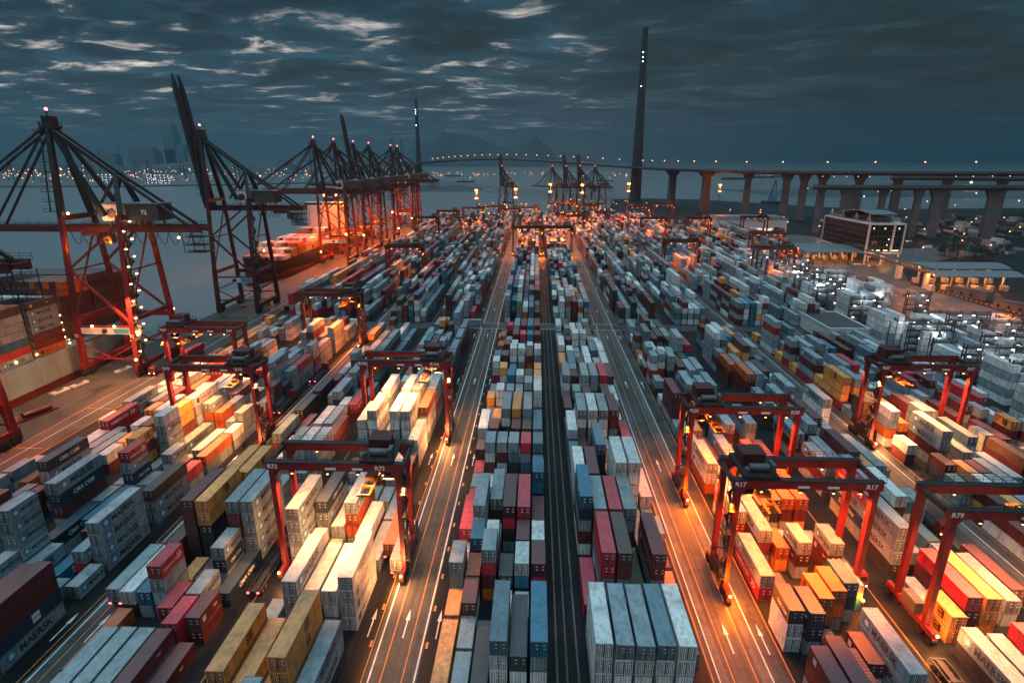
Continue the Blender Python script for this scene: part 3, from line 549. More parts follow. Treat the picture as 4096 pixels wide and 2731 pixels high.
for y0, y1 in SEG:
    strip(lane, -24.9, -17.0, y0, y1, .012); strip(dark, -28.3, -25.1, y0, y1, .008); strip(dark, -16.9, -14.2, y0, y1, .008)
    strip(dark, 2.5, 8.9, y0, y1, .008)
    for x in (4.1, 5.6, 7.3): strip(run, x-.16, x+.16, y0, y1, .016)
    strip(lane, 27.0, 39.2, y0, y1, .008); strip(run, 28.4, 29.6, y0, y1, .014); strip(run, 34.6, 36.2, y0, y1, .014)
    strip(lane, -75.6, -70, y0, y1, .008); strip(dark, -79.2, -75.8, y0, y1, .008); strip(dark, -51.6, -46.0, y0, y1, .008)
    strip(lane, 85.5, 94.6, y0, y1, .008); strip(run, 90.2, 91.6, y0, y1, .014); strip(run, -75.4, -74.5, y0, y1, .014)
    for x in (-24.2, -17.35): stripe(mk, x, .26, y0, y1)
    for x in (-25.2, -22.4, -19.2): stripe(mo, x, .17, y0, y1)
    for x in (28.3, 36.25): stripe(mk, x, .2, y0, y1)
    for x in (27.3, 30.4, 33.9, 39.3): stripe(mo, x, .17, y0, y1)
    for x in (-75.0,): stripe(mk, x, .2, y0, y1)
    for x in (-76.3, -73.2, -70.0): stripe(mo, x, .15, y0, y1)
    stripe(mk, 91.9, .2, y0, y1)
    for x in (85.4, 94.5): stripe(mo, x, .17, y0, y1)
    stripe(mo, -48.9, .15, y0, y1); stripe(mo, 61, .15, y0, y1); stripe(mo, -130.6, .3, y0, y1)
    y = y0 + 20
    while y < y1 - 10:
        if y > 60:
            for x in (-26.6, -20.8, -15.4): arrow(x, y + 3)
            for x in (32.0, 37.6): arrow(x, y + 2)
            for x in (-77.6, -71.9): arrow(x, y)
        y += 55.5
for y0, y1 in zip([254, 446, 640], [264, 455, 652]):
    strip(lane, -130, 135, y0 + .1, y1 - .1, .008)
    for x in (-25, -17, 29, 36): stripe(mk, x, .2, y0, y1)
    for yy in (y0 + .3, y1 - .3): strip(mk, -28, -14, yy, yy + .3, .024); strip(mk, 2.4, 9, yy, yy + .3, .024); strip(mk, 27, 39, yy, yy + .3, .024)
k = 0
for y0 in range(40, 250, 8):                  # worn yellow ticks along the road edges
    for x in (-16.6, -25.6): strip(mo, x-.2, x+.2, y0, y0 + 1.3, .028)
lane.build('road', M['lane'])['kind'] = 'structure'; dark.build('truck_lane', M['asphalt_dark'])['kind'] = 'structure'; run.build('wheel_track', M['runway'])['kind'] = 'structure'
sheet('quay_apron', -162.6, -131, -119, 714, .006, M['apron'])
aw = MB()
for x in (-161.4, -141.2): strip(aw, x-.12, x+.12, -100, 714, .04)
for y in range(-100, 710, 26): strip(mo, -139.5, -132, y, y + .25, .016)
stripe(mo, -140.2, .25, -100, 714, .016); stripe(mk, -136, .2, -100, 714, .016)
aw.build('crane_rail', M['grey_steel'])['kind'] = 'structure'
# outer road by the gate
land('gate_road', [(188,120),(262,120),(240,300),(236,365),(262,420),(330,470),(430,520),(430,545),(320,520),(300,560),(276,620),(196,600),(186,440)], .004, .016, M['runway'])
for x0, x1 in ((200, 196), (212, 205), (224, 214)):
    for j in range(30): mk.add([(x0-.2+(x1-x0)*j/30, 130+10*j, .03), (x0+.2+(x1-x0)*j/30, 130+10*j, .03), (x0+.2+(x1-x0)*j/30, 134+10*j, .03), (x0-.2+(x1-x0)*j/30, 134+10*j, .03)], [(0,1,2,3)])
mk.build('white_road_marking', M['line_white'])['kind'] = 'structure'; mo.build('yellow_road_marking', M['line_orange'])['kind'] = 'structure'
kb = MB(); ky = MB()
for i in range(44):
    a = (238 + (246-238)*(i/44), 354 - 1.62*i); (kb if i % 2 else ky).beam((a[0], a[1], .3), (a[0]+.18, a[1]-1.6, .3), .5, .55)
t = empty('striped_kerb', (238, 354, 0), 0, 'black and yellow striped kerb along the gate road', 'kerb')
o = kb.build('dark_block', M['rubber'], t); o2 = ky.build('yellow_block', M['yellow'], t)
for q in (o, o2): q.matrix_parent_inverse = Matrix.Translation((-238, -354, 0))

# hills and far shore
def ridge(name, pts, y, depth, m, seed):
    """a hill range standing along x, profile points (x, height), a real ridge with slopes to both sides"""
    mb = MB(); r = random.Random(seed); N = 90; rows = []
    xs = [pts[0][0] + (pts[-1][0]-pts[0][0])*i/N for i in range(N+1)]
    def hgt(x):
        for (xa, ha), (xb, hb) in zip(pts, pts[1:]):
            if xa <= x <= xb:
                f = (x-xa)/(xb-xa); f = f*f*(3-2*f); return ha + (hb-ha)*f
        return 0
    prof = [(-1, 0), (-.6, .3), (-.3, .66), (0, 1), (.5, .5), (1, 0)]
    for p, q in prof: rows.append([(x + r.uniform(-.3,.3)*abs(xs[1]-xs[0]), y + p*depth*(1+.25*sin(x*.004+seed)), max(-3, hgt(x)*q*(1+r.uniform(-.035,.035)) - 3)) for x in xs])
    vs = [v for row in rows for v in row]
    mb.add(vs, [(j*(N+1)+i, j*(N+1)+i+1, (j+1)*(N+1)+i+1, (j+1)*(N+1)+i) for j in range(5) for i in range(N)])
    return tag(mb.build(name, m), None, None, None, 'structure')
M['hill'] = plain('hill_scrub', (.05,.07,.078), .95, 0, .4, .004)
ridge('hills', [(-2500,0),(-2050,120),(-1750,230),(-1500,330),(-1290,470),(-1120,430),(-900,400),(-640,310),(-420,250),(-230,330),(-60,440),(120,300),(300,120),(520,90),(700,150),(900,60),(1200,0)], 8600, 900, M['hill'], 3)
ridge('far_coast_hills', [(-4200,0),(-3600,60),(-2600,50),(-1900,80),(-1600,90),(-1450,20),(-1300,0)], 3700, 350, M['hill'], 5)
ridge('right_shore_hills', [(520,0),(700,16),(1000,30),(1500,60),(2400,120),(3600,160),(5000,40)], 1500, 220, M['hill'], 8)
ridge('near_islet', [(-330,0),(-290,7),(-230,12),(-190,10),(-150,0)], 1640, 90, M['hill'], 9)
land('far_shore_ground', [(-6000,1500),(-1250,1750),(-760,2060),(-760,2500),(-1500,3300),(-6000,3400)], -6, .8, M['dark_concrete'])
land('spit_ground', [(-420,1850),(-190,1640),(-160,1690),(-300,1900),(-460,2500),(-560,2500)], -6, 1.2, M['dark_concrete'])

# ------------------------------------------------------------------ lamps
def light(name, loc, col, watts, kind='POINT', size=.4, spot=150, aim=None, blend=.6):
    ld = bpy.data.lights.new(name, kind); ld.color = col; ld.energy = watts; ld.shadow_soft_size = size
    o = bpy.data.objects.new(name, ld); COL.objects.link(o); o.location = loc
    if kind == 'SPOT': ld.spot_size = radians(spot); ld.spot_blend = blend
    if aim is not None: o.rotation_euler = (Vector(aim) - Vector(loc)).to_track_quat('-Z', 'Y').to_euler()
    return o
SOD = (1., .175, .004); AMB = (1., .34, .09); WHT = (.85, .94, 1.)

# ------------------------------------------------------------------ rubber tyred gantry cranes
def make_rtg(flip, dark=False):
    """gantry astride a block: local x across the rows, the trolley and engine at the +x end (at -x if flip)"""
    s = -1 if flip else 1; RS, DK, GR, RB = M['dark_or_unlit_red_steel' if dark else 'red_steel'], M['dark_steel'], M['grey_steel'], M['rubber']  # dark copy puts the missing lamplight of far cranes into the steel colour
    root = empty('gantry_crane')
    for x in (-11.2, 11.2):
        for y in (-3.65, 3.65):
            mb = MB(); mb.beam((x, y, 2.2), (x, y, 22.1), .82, .95, 0, 1.0, 1.15, up=(0,1,0)); mb.build('leg', RS, root)
        mb = MB(); mb.beam((x, -6.3, 1.75), (x, 6.3, 1.75), .8, 1.0); mb.build('sill_beam', RS, root)
        for y in (-5.6, -3.2, 3.2, 5.6):
            bg = MB(); bg.box(x-.42, x+.42, y-.9, y+.9, .75, 1.25); bo = bg.build('bogie', DK, root)
            w = MB(); w.tube((x-.42, y, .72), (x+.42, y, .72), .72, 14); w.tube((x-.45, y, .72), (x+.45, y, .72), .3, 10); w.build('wheel', RB, bo)
    for y in (-3.65, 3.65):
        g = MB(); g.box(-12.2, 12.2, y-.5, y+.5, 22.05, 23.55); gi = g.build('girder', RS, root)
        w = MB(); w.box(-12.4, 12.4, y-.62, y+.62, 23.554, 23.68)
        yo = y + (.62 if y > 0 else -.62)
        for z in (24.2, 24.7): w.beam((-12.4, yo, z), (12.4, yo, z), .05)
        for i in range(17): w.beam((-12.4+1.55*i, yo, 23.68), (-12.4+1.55*i, yo, 24.7), .05)
        w.build('walkway', DK, gi)
        for x in (-11.2, 11.2):
            kb = MB(); sg = -1 if x > 0 else 1
            kb.add([(x+sg*.4,y-.3,20.6),(x+sg*.4,y+.3,20.6),(x+sg*1.6,y+.3,22.06),(x+sg*1.6,y-.3,22.06),(x,y-.3,22.06),(x,y+.3,22.06)], [(0,1,2,3),(0,3,4),(1,5,2)])
            kb.build('haunch', RS, root)
    for x in (-12.0, 12.0):
        e = MB(); e.box(x-.3, x+.3, -3.1, 3.1, 22.5, 23.3); e.build('end_tie', DK, root)
    # trolley with machinery, cab and spreader
    tx = s*7.6; t = MB(); t.box(tx-2.9, tx+2.9, -4.1, 4.1, 23.75, 24.25); tr = t.build('trolley', DK, root)
    h = MB(); h.box(tx-2.2, tx+1.6, -.6, 3.0, 24.25, 26.4); h.box(tx-2.3, tx+1.7, -.7, 3.1, 26.4, 26.55); h.build('machinery_house', M['dark_or_unlit_red_steel'], tr)
    d = MB(); d.tube((tx-1.6,-2.2,25.0), (tx+1.6,-2.2,25.0), .65, 12); d.build('hoist_drum', GR, tr)
    for q in ((tx+1.8, tx+2.5, -3.2, -1.2, 24.25, 25.9), (tx-2.6, tx-2.0, -3.6, -2.6, 24.25, 25.3)): d = MB(); d.box(*q); d.build('cabinet', GR, tr)
    d = MB()
    for yy in (-4.0, 4.0):
        for z in (24.8, 25.3): d.beam((tx-2.9,yy,z), (tx+2.9,yy,z), .06)
        for i in range(6): d.beam((tx-2.9+1.16*i,yy,24.25), (tx-2.9+1.16*i,yy,25.3), .06)
    d.build('railing', DK, tr)
    c = MB(); c.box(tx+s*1.4-.95, tx+s*1.4+.95, -2.4, -.6, 19.6, 21.9); c.box(tx+s*1.4-.3, tx+s*1.4+.3, -1.8, -1.2, 21.9, 23.76); cb = c.build('operator_cab', M['white_panel'], tr)
    w = MB(); w.box(tx+s*1.4-.97, tx+s*1.4+.97, -2.43, -.9, 19.9, 21.2); w.build('cab_window', M['glass'], cb)
    sp = MB(); sx = tx - s*2.2; 
    for xx in (-.95, .95): sp.box(sx+xx-.14, sx+xx+.14, -5.8, 5.8, 18.3, 18.65)
    for yy in (-5.9, -3, 3, 5.9): sp.box(sx-1.15, sx+1.15, yy-.16, yy+.16, 18.28, 18.67)
    sp.box(sx-.9, sx+.9, -1.5, 1.5, 18.66, 19.5); spo = sp.build('spreader', M['spreader'], root)
    r = MB()
    for yy in (-1.3, 1.3):
        for xx in (-.8, .8): r.beam((sx+xx, yy, 19.5), (sx+xx*1.4, yy*1.3, 23.8), .06)
    r.build('hoist_rope', DK, spo)
    # engine house and electric house low between the legs, stair up one leg
    e = MB(); e.box(s*11.2-s*.1-.9, s*11.2-s*.1+.9, -2.6, 2.6, 2.3, 4.6); e.box(s*11.2-.5, s*11.2+.5, -1.6, 1.2, 4.6, 5.5); e.build('engine_house', M['dark_or_unlit_red_steel'], root)
    e = MB(); e.box(-s*11.2-.8, -s*11.2+.8, -1.8, 1.8, 2.3, 4.4); e.build('electric_house', GR, root)
    st = MB(); xo = s*12.1
    for i in range(9):
        ya, yb = (-4.6, -2.7) if i % 2 else (-2.7, -4.6); st.beam((xo, ya, 2.3+2.25*i), (xo, yb, 4.55+2.25*i), .55, .12); st.box(xo-.4, xo+.4, yb-.45, yb+.45, 4.5+2.25*i, 4.6+2.25*i)
        for yy in (ya, yb): st.beam((xo+s*.4, yy, 2.3+2.25*i), (xo+s*.4, yy, 5.6+2.25*i), .06)
    st.build('stair', DK, root)
    db = MB(); db.beam((s*11.2, -3.3, 9.5), (s*11.2, 3.3, 5.2), .3); db.build('brace', RS, root)
    for x in (-7.5, -1.2, 4.2, 8.6):
        f = MB(); f.box(x-.35, x+.35, -4.45, -4.05, 21.72, 22.0); fo = f.build('floodlight', DK, root); b = MB(); b.ball((x, -4.25, 21.6), .21, 8, 0, .6); b.build('lamp', M['bulb_orange'], fo)
    for x, y in ((-6, 3.65), (6, 3.65)):
        f = MB(); f.box(x-.35, x+.35, y-.2, y+.2, 21.72, 22.0); fo = f.build('floodlight', DK, root); b = MB(); b.ball((x, y, 21.6), .2, 8, 0, .6); b.build('lamp', M['bulb_orange'], fo)
    for x, y in ((-11.2, -6.45), (11.2, -6.45)):
        f = MB(); f.box(x-.2, x+.2, y-.1, y+.14, 2.1, 2.6); fo = f.build('travel_lamp', DK, root); b = MB(); b.ball((x, y-.2, 2.35), .26, 8); b.build('lamp', M['bulb_orange'], fo)
    return freeze(root)
RTG_A, RTG_B, RTG_C = make_rtg(False), make_rtg(True), make_rtg(False, True)
first = {0: True, 1: True, 2: True}
def rtg(x, y, flip, number, label, power=1., col=SOD):
    p = (RTG_A, RTG_B, RTG_C)[flip]
    if first[flip]: r = p; first[flip] = False
    else: r = copy_tree(p)
    r.location = (x, y, 0); tag(r, label, 'gantry crane', 'rubber tyred gantry cranes in the yard')
    if number:
        mb = MB()
        for xx in (-11.9, 7.2 if not flip else 9.4): put_text(mb, text(number, 1.15, bold=.03), lambda u, v: (xx+u, -4.16, 22.42+v), 0)
        for xx in (-1.6, 3.2): mb.add([(xx,-4.16,22.3),(xx+1.9,-4.16,22.3),(xx+1.9,-4.16,22.75),(xx,-4.16,22.75)], [(0,1,2,3)], 0)
        mb.build('number_sign', M['txt_white'], r)
    if power > 0:
        for xx, e in ((-7.5, 1.), (-1.2, .9), (4.2, 1.), (8.6, 1.)): light('gantry_flood', (x+xx, y-4.25, 21.3), col, 12500*e*power, 'SPOT', .3, 122, (x+xx, y-4.6, 0))
        for xx in (-6, 6): light('gantry_flood', (x+xx, y+3.65, 21.3), col, 8500*power, 'SPOT', .3, 122, (x+xx, y+4, 0))
        rs = -1 if flip == 1 else 1
        light('gantry_flood', (x+rs*11.9, y-4.2, 19), col, 4200*power, 'SPOT', .3, 106, (x+rs*16, y-7, 0)); light('gantry_flood', (x+rs*11.9, y+4.2, 19), col, 3600*power, 'SPOT', .3, 106, (x+rs*15, y+7, 0))
        for xx in (-11.2, 11.2): light('gantry_travel', (x+xx*.99, y-7.0, 2.6), col, (2600 if xx*(-1 if flip == 1 else 1) > 0 else 900)*power, 'POINT', .25)
    return r
YW = (1., .36, .10)
rtg(-34.8, 92.2, 0, 'R72', 'red gantry crane, nearest one over the block left of the left arrow road', 1.2, YW)
rtg(-34.6, 146, 0, 'R106', 'red gantry crane R106 lighting white containers, behind the nearest left crane', 1.4, YW)
rtg(45.5, 89.5, 1, 'R17', 'red gantry crane R17 over the block right of the right arrow road', 1.9, SOD)
rtg(45.5, 119, 1, 'R20', 'red gantry crane R20 standing directly behind gantry crane R17', 1.9, SOD)
rtg(-84.0, 140, 0, 'R70', 'red gantry crane left of the outer left road, in front of another crane', 1.5, AMB)
rtg(-106.6, 174.5, 1, 'R69', 'red gantry crane over the block beside the quay apron', 1.5, AMB)
rtg(102.2, 148, 1, 'R57', 'red gantry crane over yellow and white containers right of the outer right road', 1.6, AMB)
rtg(75.4, 82, 0, 'R79', 'red gantry crane cut by the right picture edge, nearest on that side', 1.6, AMB)
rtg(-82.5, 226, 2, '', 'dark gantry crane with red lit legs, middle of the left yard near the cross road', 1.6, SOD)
FAR = [(-7, 470, 'left one of the twin gantry cranes across the dark centre lane', 1.4), (17.5, 472, 'right one of the twin gantry cranes across the dark centre lane', 1.4), (97.5, 392, 'gantry crane behind the white reefer stacks, over the right yard', 1.),
  (147, 361, 'red gantry crane over the reefer racks near the glass office building', .8), (172, 440, 'red gantry crane farther back by the lit gate canopy', .8), (-82, 360, 'dark gantry crane amid the far left yard with one lit leg', .6), (-71, 662, 'far gantry crane left of the centre with a full row of lamps', 1.),
  (-103, 548, 'unlit far gantry crane close to the lit quay cranes', 0), (-93, 620, 'unlit far gantry crane behind the one close to the quay cranes', 0), (-50, 685, 'far gantry crane showing a bare dark portal against the water', 0), (-29, 652, 'far gantry crane directly below the leftmost far raised boom', .9), (-8, 673, 'far gantry crane beyond the twin cranes in the centre', .9),
  (35, 571, 'far gantry crane right of the twin cranes with bright lamps', 1.), (62, 700, 'far gantry crane between two light masts', .9), (40, 760, 'farthest gantry crane in the glowing rear yard', 1.), (110, 553, 'far gantry crane left of the pale warehouse', 1.), (151, 553, 'far gantry crane with two red legs beside the lattice light mast', 1.), (120, 697, 'far gantry crane below the red bridge tower lamp', .9), (158, 735, 'farthest gantry crane on the right, below the first bridge pier', .6), (208, 566, 'dark gantry crane in front of the pale warehouse', .3)]
for x, y, lab, pw in FAR: rtg(x, y, 2, '', lab, pw*1.3 if y > 500 else pw)
# ------------------------------------------------------------------ quay cranes
def make_sts(up, lit, name='quay_crane', rich=True):
    """ship to shore crane: x = 0 at the waterside rail (water towards -x), landside rail at x = 20, legs at y = +-12"""
    RS, DK, GR = M['dark_or_unlit_red_steel' if up else 'red_steel'], M['dark_steel'], M['grey_steel']  # raised-boom cranes: their unlit look is put into a darker steel colour
    UP = M['dark_or_unlit_red_steel']
    root = empty(name)
    for x in (0, 20):
        for y in (-12, 12):
            mb = MB(); mb.beam((x, y, 4.4), (x, y*.9, 22), 1.9, 1.5, 0, 1.8, 1.4, up=(0,1,0)); mb.build('leg', RS, root)
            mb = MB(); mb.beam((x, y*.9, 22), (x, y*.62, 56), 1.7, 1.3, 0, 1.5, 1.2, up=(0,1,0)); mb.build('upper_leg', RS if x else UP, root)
        mb = MB(); mb.beam((x, -13.6, 3.6), (x, 13.6, 3.6), 1.2, 1.6); si = mb.build('sill_beam', RS, root)
        for y in (-12, -8.5, 8.5, 12):
            b = MB(); b.box(x-.6, x+.6, y-1.6, y+1.6, .9, 2.8); bo = b.build('bogie', DK, root)
            w = MB()
            for k in (-1, 1): w.tube((x-.4, y+k*.8, .55), (x+.4, y+k*.8, .55), .5, 10)
            w.build('wheel', M['rubber'], bo)
        mb = MB(); mb.beam((x, -11, 20.5), (x, 11, 20.5), 1.1, 1.5); mb.build('cross_beam', RS, root)
        mb = MB(); mb.beam((x, -7.4, 55.4), (x, 7.4, 55.4), 1.4, 1.7); mb.build('top_beam', UP, root)
    for y in (-11, 11):
        mb = MB(); mb.beam((0, y, 17.6), (20, y, 17.6), 1.1, 1.8); mb.build('portal_beam', RS, root)
        mb = MB(); mb.beam((0, y*.82, 38), (20, y*.99, 19), .8, .8); mb.build('brace', RS, root)
        mb = MB(); mb.beam((0, y*.82, 38), (20, y*.62, 54), .7, .7); mb.build('brace', UP, root)
        mb = MB(); mb.beam((0, y*1.02, 6.4), (20, y*1.02, 6.4), .55, .55); mb.beam((0, y*1.02, 12), (10, y*1.02, 6.6), .4); mb.beam((20, y*1.02, 12), (10, y*1.02, 6.6), .4); mb.build('lower_tie', RS, root)
        for z in (11, 28.5, 45):
            w = 12 - (12-7.4)*(z-4)/52
        mb = MB(); mb.beam((0, 0, 0), (0, 0, .1), .1) if False else mb.beam((0, y*.86, 30), (2.4, y*.86, 30), .15); mb.build('service_arm', DK, root)
    for x in (0, 20):
        mb = MB(); mb.beam((x, -10.6, 22), (x, 7.8, 53), .5, .5); mb.beam((x, -8.8, 37.5), (x, 8.8, 37.5), .5, .5); mb.beam((x, -10.9, 12), (x, 10.9, 12), .45, .45); mb.build('frame_brace', RS if x else UP, root)
    # girder, boom and the A-frame
    for y in (-2.7, 2.7):
        mb = MB(); mb.box(-2.5, 45, y-.55, y+.55, 50.2, 52.4); g = mb.build('girder', UP, root)
        r = MB()
        for z in (53.0, 53.6): r.beam((-2, y*1.45, z), (45, y*1.45, z), .09)
        for i in range(16): r.beam((-2+3.13*i, y*1.45, 52.2), (-2+3.13*i, y*1.45, 53.6), .08)
        r.box(-2, 45, y*1.2-.4, y*1.2+.4, 52.38, 52.5); r.build('walkway', DK, g)
    e = MB()
    for x in (8, 26, 33, 40, 45): e.box(x-.4, x+.4, -2.2, 2.2, 50.9, 52.1)
    e.build('girder_tie', UP, root)
    A = Vector((-2.6, 0, 86.)); B = Vector((17.5, 0, 69.5))
    for y in (-1, 1):
        mb = MB(); mb.beam((0, y*7, 56), A + Vector((.4, y*1.5, 0)), 1.9, 1.7, 0, 1.5, 1.3); mb.build('mast_leg', DK, root)
        mb = MB(); mb.beam((13.5, y*5, 56), A + Vector((.8, y*1.5, -1)), 1.6, 1.5, 0, 1.2, 1.2); mb.build('mast_strut', DK, root)
        mb = MB(); mb.beam(A + Vector((1, y*1.3, -2)), B + Vector((0, y*1.6, 0)), 1.1, 1.1); mb.build('back_stay', DK, root)
        mb = MB(); mb.beam((20, y*6, 56), B + Vector((0, y*1.6, 0)), 1.7, 1.7, 0, 1.3, 1.3); mb.beam((9.5, y*4, 56), B + Vector((0, y*1.6, -.5)), .8, .8); mb.build('rear_mast_leg', DK, root)
        mb = MB(); mb.beam(B + Vector((0, y*1.6, 0)), (41, y*2.7, 52.5), .9, .9); mb.build('rear_stay', DK, root)
    h = MB(); h.box(A.x-1.6, A.x+2.0, -2.6, 2.6, 84.4, 85.2); h.box(A.x-1.2, A.x+1.6, -1.9, 1.9, 85.2, 88.2)
    for y in (-2.5, 2.5):
        for x in (A.x-1.6, A.x+2): h.beam((x, y, 85.2), (x, y, 86.4), .12)
        h.beam((A.x-1.6, y, 86.4), (A.x+2, y, 86.4), .12)
    h.beam((A.x-1.4, 1.6, 88), (A.x-2.0, 1.6, 91), .3); h.beam((A.x+.8, -1.2, 88), (A.x+.8, -1.2, 90), .22); ho = h.build('mast_head', DK, root)
    b = MB(); b.ball((A.x+.8, -1.2, 90.3), .5, 8); b.build('red_beacon', M['bulb_red'], ho)
    ld = MB()                                   # caged ladders and landings down the mast
    for i in range(9):
        z = 57.5 + 3.2*i; f = (z-56)/30; x = A.x*f - 2.4; y = -7*(1-f) - 1.6
        ld.box(x-1.3, x+1.5, y-.9, y+1.2, z, z+.14); ld.beam((x, y, z), (x-.2, y+.8, z+3.2), .5, .12)
        for xx in (x-1.3, x+1.5): ld.beam((xx, y-.9, z), (xx, y-.9, z+1.1), .1)
        ld.beam((x-1.3, y-.9, z+1.1), (x+1.5, y-.9, z+1.1), .1)
    ld.build('ladder', DK, root)
    a = radians(83) if up else 0.; dx, dz = -cos(a), sin(a); hx, hz = -3.0, 51.3
    def bm(u, y, w=0.): return (hx + dx*u + (-sin(a) if up else 0)*-w*0, y, hz + dz*u + (w if not up else 0))
    nrm = Vector((-dz, 0, -dx)) if up else Vector((0, 0, 1))
    for y in (-2.6, 2.6):
        mb = MB(); mb.beam(bm(0, y), bm(56, y), 1.7, 3.2 if up else 2.2, 0, 1.4, 2.6 if up else 1.7); mb.beam(bm(56, y), bm(62, y*.92), 1.4, 2.2, 0, .6, .7); bo = mb.build('boom', UP if not up else DK, root)
        r = MB(); q = nrm*1.9
        r.beam(Vector(bm(2, y)) + q, Vector(bm(58, y)) + q, .12)
        for i in range(14): r.beam(Vector(bm(2+4*i, y)), Vector(bm(2+4*i, y)) + q, .09)
        r.build('boom_railing', DK, bo)
    e = MB()
    for u in (6, 16, 26, 36, 46, 55): e.beam(bm(u, -2.2), bm(u, 2.2), .6, .8)
    e.build('boom_tie', DK, root)
    for y in (-1.3, 1.3):
        for u in ((26, 52) if not up else (30,)):
            mb = MB(); mb.beam(A + Vector((-.6, y, -1)), Vector(bm(u, y*1.9)) + nrm*1.0, .62 if not up else .3, .62 if not up else .3); mb.build('fore_stay', DK, root)
    r = MB()
    for y in (-.5, .5): r.beam(A + Vector((-.6, y, 1)), Vector(bm(44, y*2)), .12)
    r.build('boom_hoist_rope', DK, root)
    # machinery house: white rear half and dark half, on the girder
    mb = MB(); mb.box(12, 20.5, -4.2, 4.2, 54.2, 59.8); wh = mb.build('machinery_house', M['white_panel'], root)
    mb = MB(); mb.box(20.5, 32, -4.2, 4.2, 54.2, 59.6); mb.build('machinery_house_rear', M['roof_dark'], root)
    mb = MB(); mb.box(11.9, 32.1, -4.35, 4.35, 59.8, 60.1)
    for x in range(14, 32, 5):
        for y in (-3, 3): mb.box(x-.3, x+.3, y-.3, y+.3, 52.4, 54.2)
    mb.build('house_roof', M['roof_metal'], wh)
    mb = MB(); mb.add([(14,-4.24,55.6),(15.4,-4.24,55),(17,-4.24,55.6),(17.4,-4.24,57.4),(16.2,-4.24,58.6),(14.2,-4.24,58)], [(0,1,2,3,4,5)]); mb.build('emblem', M['txt_navy'], wh)
    tx = 33 if up else 6
    t = MB(); t.box(tx-3, tx+3, -3.4, 3.4, 48.9, 50.1); tr = t.build('trolley', DK, root)
    c = MB(); c.box(tx+3, tx+5.4, -1.3, 1.3, 46.0, 49); c.build('operator_cab', GR, tr)
    # cable festoon and the basket platform at the rear end
    f = MB(); n = 12 if not up else 5; x0 = -2 if not up else 22; stp = 3.9 if not up else 2.2; sag = 4.2 if not up else 3.0
    for y in (-2.2,):
        for i in range(n):
            pts = [(x0 + stp*i + stp*j/8, y, 50.1 - sag*(1-((j-4)/4)**2)) for j in range(9)]; f.chain(pts, .16)
    f.build('cable_festoon', M['rubber'], root)
    p = MB()
    for z in (48.4, 45.6, 43.2):
        p.box(38.5, 45.8, -3.2, 3.2, z, z+.12)
        for y in (-3.2, 3.2):
            p.beam((38.5, y, z+1), (45.8, y, z+1), .08)
            for i in range(6): p.beam((38.5+1.46*i, y, z), (38.5+1.46*i, y, z+1), .07)
    for x in (38.5, 42, 45.8):
        for y in (-3.2, 3.2): p.beam((x, y, 43.2), (x, y, 50.4), .16)
    if up:
        for i in range(10): p.tube((38.8+.62*i, -2.6, 44), (38.8+.62*i, -2.6, 49.5), .2, 5)
    p.build('service_basket', DK, root)
    # zigzag stair up the landside leg, with its lamps
    st = MB(); lamps = []
    for i in range(16):
        z = 5.2 + 2.95*i; w = (12 - (12-7.4)*(z-4)/52); ya, yb = (-w-1.2, -w+2.4) if i % 2 else (-w+2.4, -w-1.2)
        st.beam((21.6, ya, z), (21.6, yb, z+2.95), .8, .14); st.box(21.0, 22.2, yb-.7, yb+.7, z+2.9, z+3.02)
        for xx in (21.05, 22.15): st.beam((xx, ya, z+1.1), (xx, yb, z+4.05), .08)
        lamps.append((22.4, yb, z+4.7))
    so = st.build('stair', DK, root)
    if lit:
        for q in lamps: b = MB(); b.ball(q, .42, 8, 0, .6); b.build('stair_lamp', M['bulb_warm'], so)
    mb = MB(); mb.beam((20.9, -9.9, 6), (20.9, -6.4, 54), .5, .5); mb.build('cable_duct', GR, root)
    sg = MB(); sg.box(1.5, 19, -11.75, -11.58, 15.6, 17.9); sgo = sg.build('banner', M['white_panel'], root)
    s2 = MB(); s2.box(13.4, 18.8, -11.79, -11.76, 15.8, 17.7); s2.build('banner_panel', M['txt_blue'], sgo)
    s2 = MB(); s2.add([(8.8,-11.79,15.9),(10.2,-11.79,15.8),(11.2,-11.79,16.6),(10.8,-11.79,17.6),(9.2,-11.79,17.5)], [(0,1,2,3,4)]); s2.build('emblem', M['txt_navy'], sgo)
    return freeze(root)
def number72(root):
    mb = MB()
    for x, y, z, s in ((18, -3.3, 50.6, 1.6), (26, -4.24, 56.4, 2.0)): put_text(mb, text('72', s, bold=.03), lambda u, v: (x+u, y, z+v), 0)
    for x in (0, 20):
        for y in (-12,): put_text(mb, text('72', 1.5, bold=.03), lambda u, v: (x-.8+u, y-.85+.35, 14.6+v), 0)
    mb.build('number_sign', M['txt_white'], root)
def far_lamp(p, parent, r=.5, m='bulb_orange'):
    b = MB(); b.ball(p, r, 8); return b.build('lamp', M[m], parent)
grp = 'ship to shore cranes along the quay'
S1 = make_sts(False, True); S1.location = (-161.2, 200, 0); tag(S1, 'red quay crane 72 with lowered boom and a lamp lit stair, beside the blue ship', 'quay crane', grp); 
S2 = make_sts(True, False); S2.location = (-160.5, 290, 0); tag(S2, 'dark quay crane with its tall boom raised, standing alone between the two ships', 'quay crane', grp)
LOW = make_sts(False, False); LOW.location = (-161, 124, 0); tag(LOW, 'orange lit quay crane cut off by the left picture edge, nearest of all', 'quay crane', grp)
low2 = []
for y, lab in ((436, 'first of the two tall peaked cranes over the orange lit ship'), (480, 'second of the two tall peaked cranes over the orange lit ship'), (580, 'peaked crane just beyond the raised boom over the orange lit ship'), (668, 'last but one quay crane, peak left of the far bridge tower'), (700, 'last quay crane, nearest the far bridge tower')):
    c = copy_tree(LOW); c.location = (-160, y, 0); tag(c, lab, 'quay crane', grp); low2.append(c)
